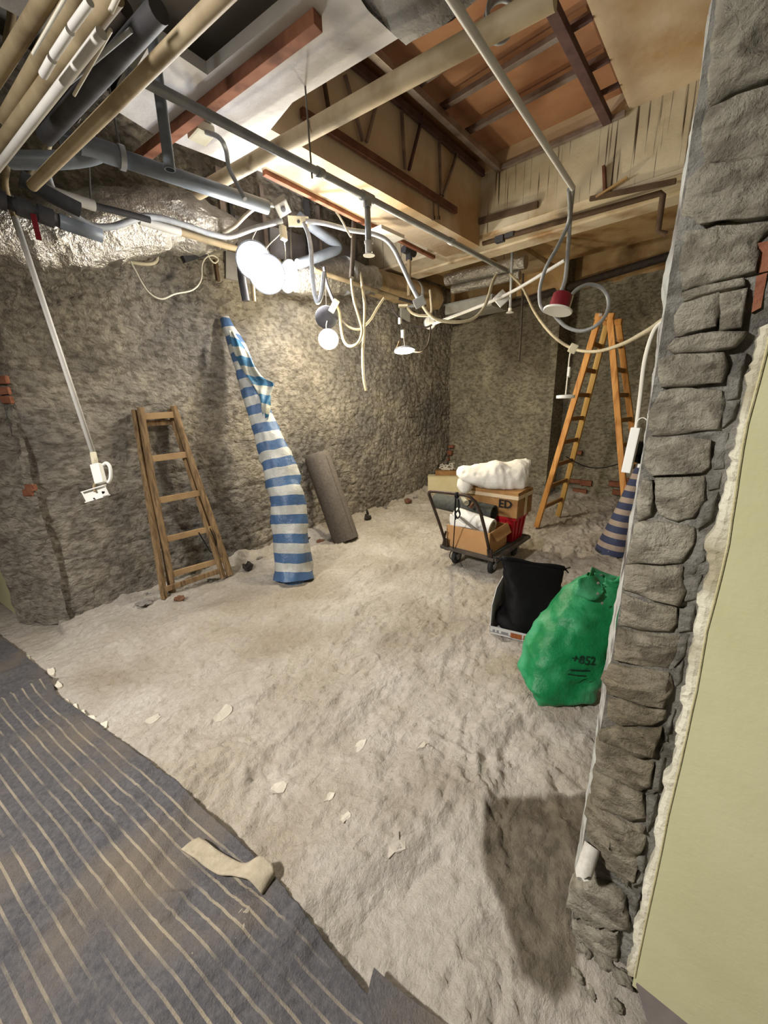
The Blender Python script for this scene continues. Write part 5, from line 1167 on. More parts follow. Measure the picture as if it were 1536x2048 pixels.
bar('timber_strip', 'brown timber edging along the foot of the drip-streaked beam', 'plank', onX(1180, 398, 3.99), onX(1352, 362, 3.99), .035, .03, 'dark_timber', (1, 0, 0))
# ---- rusty truss on the plastered beam
def truss():
    Y = 2.19; a = onY(602, 208, Y); b = onY(912, 432, Y); rt = root('steel_truss', ((a.x + b.x) / 2, Y, 3.1), 'rusty steel truss fixed along the face of the plastered beam', 'truss')
    z = (a.z + b.z) / 2; a.z = b.z = z
    bm = new(); add_bar(bm, a, b, .05, .03, (0, 0, 1), .003); obj('bottom_chord', bm, 'rust_steel', rt)
    bm = new(); add_bar(bm, V(1.7, Y, 3.60), V(4.0, Y, 3.60), .05, .03, (0, 0, 1), .003); obj('top_chord', bm, 'purple_steel', rt)
    for p, q, m in (((690, 150), (726, 282), 'zinc_channel'), ((760, 180), (733, 284), 'zinc_channel'), ((803, 222), (810, 338), 'zinc_channel'), ((846, 228), (818, 340), 'purple_steel'), ((878, 282), (882, 390), 'zinc_channel'), ((916, 300), (886, 392), 'zinc_channel'), ((646, 150), (660, 235), 'dark_timber')):
        bm = new(); u = onY(*p, Y + .0); v = onY(*q, Y); add_bar(bm, v, u, .022, .018, (0, 1, 0), .002); obj('web_bar', bm, m, rt)
    for px in (866, 876):
        bm = new(); u = onY(px, 405, Y - .01); v = onY(px + 1, 436, Y - .01); add_bar(bm, u, v, .014, .01); add_box(bm, v, (.024, .02, .03)); obj('hook', bm, 'dark_timber', rt)
truss()
# ---- framed opening
def opening():
    rt = root('opening_frame', (3.2, 1.55, 3.55), 'steel channel frame lining the boarded ceiling opening', 'frame')
    zf = 3.575
    bm = new(); add_bar(bm, V(1.7, 1.12, zf), V(3.99, 1.12, zf), .05, .06, (0, 0, 1), .004); obj('side_rail', bm, 'purple_steel', rt)
    bm = new(); add_bar(bm, V(1.7, 2.02, zf), V(3.99, 2.02, zf), .05, .05, (0, 0, 1), .004); obj('side_rail', bm, 'zinc_channel', rt)
    for px, py in ((980, 72), (1006, 143), (1045, 207)):
        x = at(px, py, zf + .06).x; bm = new(); add_bar(bm, V(x, 1.0, zf + .07), V(x, 2.05, zf + .07), .035, .045, (0, 0, 1), .004); obj('cross_channel', bm, 'zinc_channel', rt)
    bm = new(); add_bar(bm, V(3.985, 1.0, zf), V(3.985, 2.05, zf), .035, .04, (0, 0, 1), .004); obj('end_channel', bm, 'zinc_channel', rt)
    x = at(985, 35, zf + .06).x
    bm = new(); add_bar(bm, V(2.0, 1.0, zf + .07), V(2.0, 2.05, zf + .07), .035, .045, (0, 0, 1), .004); obj('cross_channel', bm, 'zinc_channel', rt)
    for px, py in ((1160, 60), (1180, 150), (1195, 200)):
        x = at(px, py, zf).x; bm = new(); add_bar(bm, V(x, 1.12, zf + .03), V(x, .98, zf + .03), .03, .02, (0, 0, 1), .002); obj('stub_bracket', bm, 'purple_steel', rt)
opening()
# ---- blue-grey drain pipe with tee and clamp
def drain():
    a = at(120, 275, 2.7); b = at(535, 415, 2.7); rt = root('drain_pipe', (a + b) / 2, 'blue-grey plastic drain pipe running toward the bright lamps', 'pipe')
    bm = new(); add_tube(bm, [a, b], .038, 18); obj('pipe_run', bm, 'grey_pvc', rt, smooth=True)
    t = at(205, 302, 2.7); u = (b - a).normalized()
    bm = new(); add_tube(bm, [t - u * .09, t + u * .09], .045, 18); add_tube(bm, spline([t, t + V(-.06, .04, -.03), t + V(-.16, .12, -.05), t + V(-.32, .25, -.06)], 4), .036, 16); obj('tee', bm, 'grey_pvc', rt, smooth=True, angle=50)
    c = at(243, 315, 2.7); bm = new(); add_tube(bm, [c - u * .012, c + u * .012], .052, 18); obj('clamp', bm, 'galv_pipe', rt, smooth=True, angle=50)
    bm = new(); add_tube(bm, [c + V(0, 0, .04), c + V(0, 0, .6)], .005, 6); obj('hanger', bm, 'rod_steel', rt)
drain()
cable('elbow_pipe', 'bent grey plastic pipe elbow right of the bright lamps', 'pipe', [onL(p[0], p[1], .485) for p in ((598, 434), (640, 466), (672, 489), (674, 499), (652, 508), (625, 518), (596, 528))], .043, 'grey_pvc', seg=16, n=5)
def upright():
    a = at(303, 62, 2.95); b = V(a.x, a.y, onX(340, 340, a.x).z); b = onP(340, 340, tuple(a), tuple(FWD)); 
    bm = new(); add_tube(bm, [a + (a - b).normalized() * .22, b], .022, 18, True, .82); obj('upright_conduit', bm, 'grey_pvc', smooth=True, angle=40, label='open-ended grey conduit hanging upright beside the sprinkler pipe', cat='pipe')
upright()
# ---- dark pipe with couplings and red valve, far left
def valve_pipe():
    P = [onY(x, y, 2.75) for x, y in ((-30, 388), (60, 420), (118, 442), (204, 472))]; rt = root('valve_pipe', P[2], 'grey pipe with dark couplings and a small red valve lever', 'pipe')
    bm = new(); add_tube(bm, [P[0], P[2]], .030, 14); obj('dark_run', bm, 'dark_pipe', rt, smooth=True)
    bm = new(); add_tube(bm, [P[2], P[3]], .034, 16); obj('grey_end', bm, 'grey_pvc', rt, smooth=True)
    for t in (.15, .5, .8):
        c = P[0].lerp(P[2], t); u = (P[2] - P[0]).normalized(); bm = new(); add_tube(bm, [c - u * .03, c + u * .03], .041, 14); obj('coupling', bm, 'dark_pipe', rt, smooth=True, angle=50)
    c = onY(66, 428, 2.72); bm = new(); add_bar(bm, c, c - V(0, 0, .11), .022, .014, None, .004); obj('valve_lever', bm, 'red_can', rt)
valve_pipe()
cable('dark_pipe', 'dark horizontal pipe above the grey valve pipe', 'pipe', [onY(x, y, 2.8) for x, y in ((40, 355), (110, 395), (160, 420))], .036, 'dark_pipe', seg=12)
cable('white_pipe', 'white plastic pipe end emerging above the left foil duct', 'pipe', [onY(x, y, 2.9) for x, y in ((75, 375), (190, 412))], .027, 'pale_conduit', seg=14)
cable('rusty_pipe', 'dark rusty pipe joined to the white pipe end', 'pipe', [onY(x, y, 2.9) for x, y in ((190, 412), (240, 424), (300, 440))], .018, 'dark_pipe', seg=12)
# ---- conduits along the long wall
def wall_conduit(name, label, p, q, r, m): return cable(name, label, 'conduit', [onL(p[0], p[1], .53), onL(q[0], q[1], .53)], r * .88, m, seg=12)
wall_conduit('wall_conduit', 'white-ended conduit along the wall behind the bright lamps', (278, 440), (360, 464), .03, 'pale_conduit')
wall_conduit('wall_conduit', 'pinkish tan conduit running behind the bright lamps', (360, 464), (560, 524), .026, 'tan_conduit')
wall_conduit('wall_conduit', 'tan conduit along the wall under the crinkled foil duct', (628, 540), (795, 596), .026, 'tan_conduit')
wall_conduit('wall_conduit', 'dark end of the conduit near the far corner', (795, 596), (850, 612), .02, 'dark_pipe')
cable('wall_pipe', 'thin cream pipe bent up under the left foil duct', 'pipe', [onL(x, y, .06) for x, y in ((185, 507), (240, 520), (290, 528), (312, 522), (314, 500))], .013, 'cable_beige')
# ---- foil ducts
def duct(name, label, pts, rad, m, seed, seg=26, rough_=.16, Y=None):
    P = spline(pts, 8); R = [v.x for v in spline([Vector((r, 0, 0)) for r in rad], 8)]
    bm = new()
    def jit(i, k): return 1 + rough_ * float(vnoise(math.cos(6.283 * k / seg) * 2.2 + seed, math.sin(6.283 * k / seg) * 2.2, i * .45, seed)) + rough_ * .5 * float(vnoise(math.cos(6.283 * k / seg) * 5 + seed, math.sin(6.283 * k / seg) * 5, i * 1.1, seed + 2))
    add_tube(bm, P, R, seg, True, 0, 1.0, jit); return obj(name, bm, m, smooth=True, angle=38, label=label, cat='duct')
duct('foil_duct', 'sagging crumpled foil duct along the top of the long wall', [onL(x, y, .3) for x, y in ((-90, 455), (0, 468), (70, 470), (150, 470), (230, 455), (310, 445), (390, 450), (460, 462))], [.15, .16, .17, .19, .19, .19, .18, .12], 'foil', 3)
duct('foil_duct', 'crinkled silver foil duct right of the bright lamps', [onL(x, y, .3) for x, y in ((560, 560), (620, 560), (660, 553), (700, 556), (745, 562))], [.10, .15, .17, .16, .15], 'foil', 11)
duct('wrapped_duct', 'tan wrapped duct running into the far corner', [onL(x, y, .28) for x, y in ((735, 562), (775, 573), (825, 586), (868, 597))], [.14, .15, .15, .16], 'tan_wrap', 17, rough_=.08)
for i, (px, py) in enumerate(((688, 552), (826, 588))):
    c = onL(px, py, .29); bm = new(); u = V(1, .062, 0).normalized(); add_tube(bm, [c - u * .02, c + u * .02], .185 if i == 0 else .165, 20)
    obj('duct_strap', bm, 'galv_pipe', smooth=True, angle=40, label='metal band strapped round the silver foil duct' if i == 0 else 'metal band strapped round the tan wrapped duct', cat='strap')
# twin foil-lagged pipes behind the cross beam
for i, (p, q, r) in enumerate((((893, 560), (1052, 524), .075), ((905, 580), (1040, 550), .05))):
    a, b = onX(*p, 5.0 - .02 * i), onX(*q, 5.0 - .02 * i)
    duct('lagged_pipe', 'thick foil-lagged pipe behind the cross beam' if i == 0 else 'thinner foil-lagged pipe under the thick one', [a, a.lerp(b, .33), a.lerp(b, .66), b], [r] * 4, 'foil', 30 + i, 18, .07)
# grey drip tray / unit
a = onX(908, 620, 5.6); b = onX(1000, 612, 5.6)
def unit():
    rt = root('drip_tray', (a + b) / 2, 'flat grey metal drip tray under the foil-lagged pipes', 'tray')
    bm = new(); add_box(bm, (a + b) / 2, (.5, abs(a.y - b.y), .13), None, .01); obj('tray_body', bm, 'box_grey', rt)
    bm = new(); add_box(bm, (a + b) / 2 + V(0, 0, .07), (.52, abs(a.y - b.y) + .02, .015), None, .003); obj('tray_rim', bm, 'galv_pipe', rt)
unit()
# brown sprinkler branch on the cross beam, cranked at the end
cable('branch_pipe', 'brown cranked branch pipe under the cream beam', 'pipe', [onX(966, 487, 4.12), onX(1322, 386, 4.12), onX(1326, 390, 4.13), onX(1316, 462, 4.16), onX(1332, 468, 4.2)], .022, 'dark_timber', sm=False, seg=12)
for p, lab in (((1000, 478), 'dark clamp on the brown branch pipe, at its blunt end'), ((1020, 468), 'dark bracket on the brown branch pipe, beside the hanger')):
    bm = new(); add_box(bm, onX(p[0], p[1], 4.11), (.06, .09, .06), None, .008); obj('pipe_clamp', bm, 'dark_pipe', label=lab, cat='clamp')
cable('soffit_pipe', 'long pale pipe along the underside behind the cross beam', 'pipe', [onX(800, 512, 4.75), onX(1335, 404, 4.75)], .03, 'tan_conduit', seg=12)
cable('soffit_pipe', 'thin tan pipe along the cream beam underside', 'pipe', [onX(835, 480, 4.35), onX(1340, 378, 4.35)], .02, 'cream_beam', seg=12)
cable('wall_main', 'black pipe running along the top of the end wall', 'pipe', [onX(905, 648, 6.02), onX(1080, 592, 6.02), onX(1135, 575, 6.3), onX(1345, 510, 6.45)], .05, 'cable_dark', sm=False, seg=12)
cable('drop_pipe', 'tan upright drop pipe below a dark tee beyond the sprinkler', 'pipe', [onY(818, 500, 2.84), onY(818, 592, 2.84)], .022, 'tan_conduit', sm=False, seg=12)
bm = new(); c = onY(818, 503, 2.84); add_tube(bm, [c - V(.09, 0, 0), c + V(.09, 0, 0)], .035, 12); add_tube(bm, [c, c - V(0, 0, .08)], .034, 12); obj('pipe_tee', bm, 'dark_pipe', smooth=True, angle=50, label='dark pipe tee on top of the tan drop pipe', cat='pipe')
bm = new(); add_box(bm, onY(776, 468, 2.45), (.30, .12, .03), Matrix.Rotation(.0, 3, 'Z'), .006); obj('trunking_cover', bm, 'pale_conduit', label='white trunking cover under the beam behind the sprinkler drop', cat='cover')
# ---- grey metal studs and blockwork high on the long wall
mat('grey_block', S(128, 126, 128), S(146, 144, 146), scale=6, rough=.9, bump=.004, bscale=30)
for i, (x0, x1, y0, y1) in enumerate(((470, 535, 430, 490), (540, 612, 452, 512), (620, 700, 470, 530), (452, 520, 500, 556), (522, 590, 520, 574))):
    p = [onL(x0, y0, .03), onL(x1, y0 + (x1 - x0) * .29, .03), onL(x1, y1 + (x1 - x0) * .25, .03), onL(x0, y1, .03)]; bm = new(); add_prism(bm, p, (0, .06, 0)); obj('block', bm, 'grey_block', wall_left)
for i, (px, y0, y1, w_, lab) in enumerate(((434, 335, 480, .05, 'ribbed metal stud above the white-ended conduit'), (452, 345, 492, .03, 'dark narrow stud beside the ribbed stud'), (520, 372, 500, .04, 'metal stud behind the junction cube'), (612, 400, 520, .05, 'metal stud above the bent grey elbow'), (634, 412, 520, .03, 'dark stud beside the bent grey elbow'), (706, 430, 530, .05, 'dim metal stud beyond the bent grey elbow'))):
    a, b = onL(px, y0, .10), onL(px, y1, .10); b.x = a.x; bar('wall_stud', lab, 'stud', a, b, w_, .04, 'zinc_channel' if i % 2 == 0 else 'dark_pipe', (1, 0, 0), .002)
cable('dark_valve', 'dark pipe stub with tan end hanging below the bright lamps', 'pipe', [onL(480, 499, .53), onL(483, 548, .53), onL(487, 575, .53), onL(492, 602, .53)], .030, 'dark_pipe', seg=12)
cable('tan_stub', 'short tan pipe stub beside the dark pipe stub', 'pipe', [onL(502, 505, .53), onL(505, 565, .53), onL(508, 603, .53)], .016, 'tan_conduit', seg=12)
bm = new(); add_bar(bm, onL(365, 517, .10), onL(415, 503, .10), .06, .05, (0, 0, 1), .002); obj('angle_bracket', bm, 'dark_pipe', label='dark steel angle bracket on the wall under the conduit', cat='bracket')
cable('wall_bar', 'dark upright iron bar hanging under the angle bracket', 'bar', [onL(430, 520, .06), onL(436, 562, .06)], .022, 'dark_timber', seg=6)

# ================================================================== LAMPS
mat('led_cool', S(255, 255, 255), emis=(.93, .96, 1.0, 1), estr=26.0)
mat('led_warm', S(255, 250, 235), emis=(1.0, .93, .74, 1), estr=9.0)
mat('lamp_back', S(84, 84, 92), S(98, 98, 106), scale=9, rough=.45)
def led_lamp(name, label, c, nrm, r, m, hang, power, col, group=None, head_off=.16, thick=.022, wire_m='cable_white', lit=True, back='lamp_grey'):
    """round LED panel light hanging on its wire; its own light stands just in front of it"""
    nrm = Vector(nrm).normalized(); rt = root(name, c, label, 'lamp', group)
    bm = new(); add_lathe(bm, c - nrm * thick, nrm, [(r * .3, -.012), (r * .55, -.010), (r * .92, 0), (r, .006), (r, thick), (r * .93, thick + .002), (r * .92, thick - .003)], 36); obj('housing', bm, back, rt, smooth=True, angle=35)
    bm = new(); add_lathe(bm, c, nrm, [(r * .91, -.004), (r * .91, .0), (r * .6, .002)], 36); obj('diffuser', bm, m if lit else 'white_plastic', rt, smooth=True)
    if hang:
        bm = new(); P = [c - nrm * (thick + .012)] + [Vector(h) for h in hang]; add_tube(bm, spline(P, 5), .0035, 6); obj('lamp_wire', bm, wire_m, rt, smooth=True)
    if power:
        d = bpy.data.lights.new('led', 'POINT'); d.energy = power; d.color = col; d.shadow_soft_size = .05
        o = bpy.data.objects.new('led_light', d); COL.objects.link(o); o.parent = rt; o.location = nrm * head_off
    return rt
def tocam(p): return (Vector((0, 0, CAMH)) - p).normalized()
COOL = (.95, .97, 1.0); WARM = (1.0, .87, .60)
l1 = dep(508, 522, 2.84); l2 = dep(535, 549, 2.76); l3 = dep(578, 553, 3.27)
led_lamp('led_panel_lamp', 'glaring white round LED lamp nearest the dark pipe stub', l1, tocam(l1) + V(0, 0, -.15), .130, 'led_cool', [l1 + V(.02, .03, .14), dep(512, 462, 2.88)], 5, COOL, 'bright lamps by the long wall', .2)
led_lamp('led_panel_lamp', 'glaring white round LED lamp overlapping its neighbour', l2, tocam(l2) + V(.1, 0, -.1), .128, 'led_cool', [l2 + V(.02, .03, .16), dep(560, 468, 2.97)], 6, COOL, 'bright lamps by the long wall', .2)
led_lamp('led_panel_lamp', 'glaring white LED lamp turned almost edge-on', l3, tocam(l3) * .42 + RIGHT * .9 + V(0, 0, -.25), .125, 'led_cool', [l3 + V(0, .02, .2), dep(568, 480, 3.15)], 50, (1.0, .95, .87), 'bright lamps by the long wall', .12)
g1 = dep(653, 634, 3.46); g2 = dep(657, 679, 3.3)
led_lamp('led_panel_lamp', 'unlit LED lamp showing its round grey back', g1, -tocam(g1) + V(0, 0, .45), .10, 'led_warm', [], 0, WARM, None, lit=False, back='lamp_back')
cable('lamp_wire', 'thin dark wire holding the grey-backed lamp', 'wire', [dep(653, 632, 3.44), dep(652, 590, 3.44), dep(650, 540, 3.44)], .0028, 'cable_dark', n=3)
led_lamp('led_panel_lamp', 'small warm lit LED lamp under the grey-backed lamp', g2, tocam(g2) + V(0, 0, -.35), .086, 'led_warm', [g2 + V(0, .02, .1), dep(654, 642, 3.445)], 28, WARM, None, .15)
h1 = dep(809, 702, 3.9)
def hung_lamp():
    rt = led_lamp('led_panel_lamp', 'small lit LED lamp facing the floor below a white driver', h1, V(-.12, -.15, -1), .105, 'led_warm', [h1 + V(0, 0, .06), dep(806, 664, 3.9)], 58, WARM, None, .12, wire_m='cable_white')
    for (x, y, sx, sy) in ((806, 668, .035, .075), (800, 642, .03, .06)):
        bm = new(); add_box(bm, dep(x, y, 3.9), (.03, sx, sy), None, .005); obj('connector', bm, 'white_plastic', rt)
    bm = new(); add_bar(bm, dep(794, 700, 3.88), dep(800, 684, 3.9), .04, .012, None, .003); obj('spring_clip', bm, 'tan_conduit', rt)
    bm = new(); add_tube(bm, spline([dep(806, 662, 3.9), dep(802, 650, 3.9), dep(800, 638, 3.9), dep(790, 625, 3.9), dep(784, 612, 3.92)], 4), .006, 6); obj('feed_cable', bm, 'cable_dark', rt, smooth=True)
hung_lamp()
d1 = dep(860, 645, 4.0)
led_lamp('led_panel_lamp', 'unlit tan-faced LED lamp at the end of the white stick conduit', d1, tocam(d1) + V(.3, 0, .2), .065, 'led_warm', [d1 + V(0, 0, .08), onL(862, 604, .42)], 0, WARM, None, lit=False)
# pendant disc by the stepladder
def pendant():
    c = dep(1131, 794, 3.1); rt = root('pendant_lamp', c, 'small white disc lamp hanging level in front of the stepladder', 'lamp')
    bm = new(); add_lathe(bm, c - V(0, 0, .012), (0, 0, 1), [(.05, 0), (.068, .003), (.07, .02), (.068, .026), (.03, .03)], 30); obj('disc', bm, 'white_plastic', rt, smooth=True, angle=40)
    bm = new(); add_tube(bm, spline([c + V(0, 0, .015), dep(1134, 765, 3.1), dep(1137, 735, 3.1), dep(1139, 715, 3.1), dep(1142, 700, 3.1)], 5), .0055, 6); obj('lamp_wire', bm, 'cable_white', rt, smooth=True)
    bm = new(); add_bar(bm, dep(1139, 735, 3.09), dep(1137, 754, 3.09), .034, .02, (1, 0, 0), .005); obj('connector', bm, 'white_plastic', rt)
pendant()
# red downlight can with white flange
def red_can():
    c = dep(1121, 603, 2.42); ax = V(-.10, -.16, 1).normalized(); ax = (V(0, 0, 1) + RIGHT * .28 + FWD * .1).normalized(); rt = root('downlight_can', c, 'dark red downlight can with white rim hanging on flexible conduit', 'lamp')
    bm = new(); add_lathe(bm, c - ax * .05, ax, [(.05, 0), (.058, 0), (.060, .04), (.056, .09), (.05, .096), (.02, .097)], 28); obj('can', bm, 'red_can', rt, smooth=True, angle=40)
    bm = new(); add_lathe(bm, c - ax * .062, ax, [(.03, .004), (.084, 0), (.088, .004), (.088, .010), (.05, .014)], 32); obj('rim', bm, 'white_plastic', rt, smooth=True, angle=40)
    p = c + RIGHT * .075 - V(0, 0, .02); bm = new(); add_bar(bm, p + V(0, 0, .05), p - V(0, 0, .03) - RIGHT * .02, .016, .006, None, .001); obj('spring_clip', bm, 'box_cream', rt)
    return c
red_can()

# ================================================================== CONDUITS, CABLES AND BOXES
D = 2.42
cable('stick_conduit', 'long straight pale conduit running down from the ceiling opening', 'conduit', [at(895, -15, 2.6), at(1146, 376, 2.6)], .0135, 'pale_conduit', seg=12)
e = at(1146, 376, 2.6)
cable('flexible_conduit', 'clear flexible conduit dropping straight to the red downlight can', 'conduit', [e, dep(1141, 430, D), dep(1136, 500, D), dep(1131, 555, D), dep(1122, 585, D), dep(1120, 592, D)], .0125, 'flex_clear', n=6, seg=10)
cable('flexible_conduit', 'clear flexible conduit looping in a ring beside the red can', 'conduit', [e + V(0, .02, 0), dep(1138, 440, D), dep(1117, 490, D), dep(1092, 535, D + .06), dep(1080, 575, D + .13), dep(1080, 605, D + .16), dep(1089, 622, D + .16), dep(1106, 628, D + .16), dep(1117, 640, D + .15), dep(1135, 655, D + .12), dep(1165, 662, D + .06), dep(1197, 648, D), dep(1215, 622, D), dep(1216, 595, D), dep(1202, 575, D), dep(1178, 569, D), dep(1155, 578, D), dep(1140, 594, D)], .0115, 'flex_clear', n=5, seg=10)
cable('stick_conduit', 'thin white stick conduit pointing up to the flexible conduit', 'conduit', [dep(866, 648, 3.6), dep(1003, 594, 3.2), dep(1129, 521, 2.75)], .013, 'pale_conduit', n=4, seg=10)
bm = new(); c = dep(1003, 597, 3.225); add_box(bm, c, (.10, .10, .02), axis_rot(tocam(c) + V(0, 0, .3), RIGHT + V(0, 0, .8)), .003); obj('cover_plate', bm, 'white_plastic', label='square white cover plate on the thin stick conduit', cat='plate')
# trunk cable with junction box to the pier
cable('trunk_cable', 'pale cable sagging from the foil pipes to the stone pier', 'cable', [dep(1020, 548, 4.2), dep(1045, 575, 3.9), dep(1070, 625, 3.5), dep(1105, 670, 3.2), dep(1145, 697, 3.1), dep(1190, 703, 2.8), dep(1240, 690, 2.3), dep(1290, 665, 1.7), dep(1332, 638, 1.3)], [.015] * 56 if False else .012, 'cable_beige', n=7)
bm = new(); c = dep(1146, 697, 3.08); add_box(bm, c, (.06, .07, .06), axis_rot(tocam(c), RIGHT + V(0, 0, -.4)), .01); obj('junction_box', bm, 'box_cream', label='small cream junction box above the pendant disc lamp', cat='box')
cable('thin_cable', 'thin dark cable hanging free beside the end wall', 'cable', [dep(1046, 548, 4.3), dep(1044, 620, 4.3), dep(1041, 680, 4.3), dep(1038, 722, 4.3)], .012, 'cable_dark', n=5)
# middle cables
def WD(off, pts): return [onL(x, y, off) if x < 470 else dep(x, y, min(2.95, depth_of(onL(x, y, off)))) for x, y in pts]
M_ = 3.3
cable('loop_cable', 'dark to beige cable looping under the grey-backed lamp', 'cable', DD(M_, [(708, 470), (704, 520), (703, 560), (708, 600), (718, 635), (724, 662), (716, 686), (698, 692), (687, 680), (682, 655), (679, 625), (672, 605)]), .0125, 'cable_beige', n=6)
cable('drop_cable', 'dark cable dropping in front of the silver foil duct', 'cable', DD(M_ - .05, [(708, 440), (706, 500), (703, 555)]), .02, 'cable_dark', n=4)
cable('hanging_cable', 'long beige cable hanging free in front of the wall', 'cable', [onL(722, 545, .43)] + DD(M_ + .07, [(724, 570), (729, 610), (728, 660), (725, 710), (727, 755), (732, 782)]), .012, 'cable_beige', n=6)
cable('side_cable', 'beige cable swinging up from the hanging cable to the wrapped duct', 'cable', DD(M_ + .2, [(684, 642), (700, 655), (720, 658), (740, 640), (755, 615), (768, 596)]), .010, 'cable_beige', n=6)
bm = new(); c = dep(668, 612, 3.28); add_box(bm, c, (.05, .11, .055), axis_rot(tocam(c), RIGHT + V(0, 0, -.7)), .008); obj('connector_block', bm, 'box_cream', label='cream connector block above the grey-backed lamp', cat='connector')
cable('flat_strap', 'dark bent metal strap above the cream connector block', 'strap', DD(3.35, [(648, 535), (653, 565), (662, 590), (668, 604)]), .014, 'dark_pipe', n=4, seg=6)
# flexible conduits round the bright lamps
G_ = 3.0
cable('grey_flexible_conduit', 'grey flexible conduit swooping across the left foil duct', 'conduit', WD(.57, [(92, 340), (103, 375), (122, 405), (150, 432), (185, 452), (225, 453), (262, 441), (290, 433), (325, 437), (370, 450), (420, 467), (460, 473), (510, 456), (565, 441)]), .0185, 'flex_grey', n=5, seg=10)
cable('grey_flexible_conduit', 'pale flexible conduit arching up to the junction cube', 'conduit', DD(2.95, [(445, 466), (470, 452), (490, 432), (510, 416), (530, 409), (548, 411)]), .015, 'cable_white', n=6)
bm = new(); c = dep(563, 413, 2.9); add_box(bm, c, (.10, .09, .09), axis_rot(tocam(c) + V(.3, 0, -.3), RIGHT + V(0, 0, .4)), .008)
jb = obj('junction_box', bm, 'box_grey', label='grey junction cube with a round knockout near the drain pipe end', cat='box')
bm = new(); n_ = (tocam(c) + V(.3, 0, -.3)).normalized(); add_lathe(bm, c + n_ * .046, n_, [(.018, 0), (.018, .006), (.008, .007)], 14); obj('knockout', bm, 'dark_pipe', jb)
bm = new(); c = dep(597, 443, 3.02); add_box(bm, c, (.05, .15, .07), axis_rot(tocam(c), V(0, 0, 1)) @ Matrix.Rotation(0.0, 3, 'Z'), .006)
def wide_box():
    global bm
    bm.free(); bmx = new(); R = axis_rot(tocam(c), V(0, 0, 1)); add_box(bmx, c, (.07, .16, .05), R, .006); o = obj('junction_box', bmx, 'box_cream', label='long cream junction box with a dark disc for its screw hole', cat='box')
    n = tocam(c); bmx = new(); add_lathe(bmx, c + n * .026, n, [(.012, 0), (.012, .003), (.004, .004)], 12); obj('screw_hole_shade', bmx, 'dark_pipe', o)  # dark disc stands in for the shade inside the screw hole
wide_box()
bm = new(); a = dep(565, 452, 3.0); b = dep(568, 480, 3.0); add_bar(bm, a, b, .05, .035, (1, 0, 0), .008); obj('cable_connector', bm, 'box_cream', label='cream plug connector hanging below the long junction box', cat='connector')
cable('grey_flexible_conduit', 'grey flexible conduit arching right to the hanging junction box', 'conduit', DD(2.95, [(612, 442), (650, 447), (700, 460), (740, 466), (770, 478), (788, 498), (803, 528), (820, 565), (836, 596)]), .017, 'flex_grey', n=6, seg=10)
cable('grey_flexible_conduit', 'grey flexible conduit hanging in a narrow loop right of the bright lamps', 'conduit', DD(3.0, [(608, 446), (617, 470), (622, 500), (624, 540), (628, 580), (634, 604), (640, 598), (645, 575), (648, 545)]), .017, 'flex_grey', n=6, seg=10)
bm = new(); c = dep(839, 604, 2.95); add_box(bm, c, (.09, .07, .05), axis_rot(tocam(c), RIGHT + V(0, 0, .5)), .01); obj('junction_box', bm, 'box_grey', label='tilted grey junction box at the end of the arching conduit', cat='box')
cable('feed_cable', 'beige cable running from the tilted junction box past the tan lamp', 'cable', DD(3.2, [(846, 612), (856, 626), (872, 638), (895, 643), (925, 643), (950, 635), (968, 615), (978, 590), (984, 568), (992, 550)]), .013, 'cable_beige', n=6)
cable('feed_cable', 'thin cream cable looping left of the tilted junction box', 'cable', DD(3.6, [(815, 615), (825, 626), (842, 631), (862, 627), (862, 600), (860, 580)]), .012, 'cable_beige', n=6)
cable('feed_cable', 'dark cable drooping from the wall to the small lit lamp', 'cable', DD(3.95, [(783, 618), (800, 636), (825, 650), (850, 655), (864, 650)]), .010, 'cable_dark', n=6)
cable('feed_cable', 'thin grey cable curving up beside the tan lamp', 'cable', DD(3.9, [(809, 701), (840, 703), (855, 690), (860, 668), (861, 652)]), .008, 'cable_dark', n=6)
bm = new(); add_box(bm, onL(810, 630, .1), (.2, .03, .16), None, .004); obj('metal_plate', bm, 'box_grey', label='dull grey metal plate on the wall behind the small lit lamp', cat='plate')
bm = new(); c = dep(806, 612, 3.8); add_box(bm, c, (.02, .07, .09), axis_rot(RIGHT, V(0, 0, 1)), .003); obj('paper_tag', bm, 'box_cream', label='pinkish cream tag above the white driver', cat='tag')
# thin white wire on the long wall
cable('thin_wire', 'thin white wire drooping in a wide loop over the long wall', 'wire', [onL(x, y, .155) for x, y in ((200, 420), (222, 452), (245, 490), (270, 540), (295, 582), (322, 598), (350, 588), (385, 580), (402, 560), (404, 530), (412, 515), (425, 511), (436, 518), (430, 526), (420, 518), (414, 500), (417, 488))], .006, 'cable_white', n=6)
cable('bent_wire', 'short stiff white wire sticking out above the sprinkler drop', 'wire', DD(2.9, [(672, 424), (683, 440), (695, 462), (702, 474)]), .007, 'cable_white', n=4, seg=6)
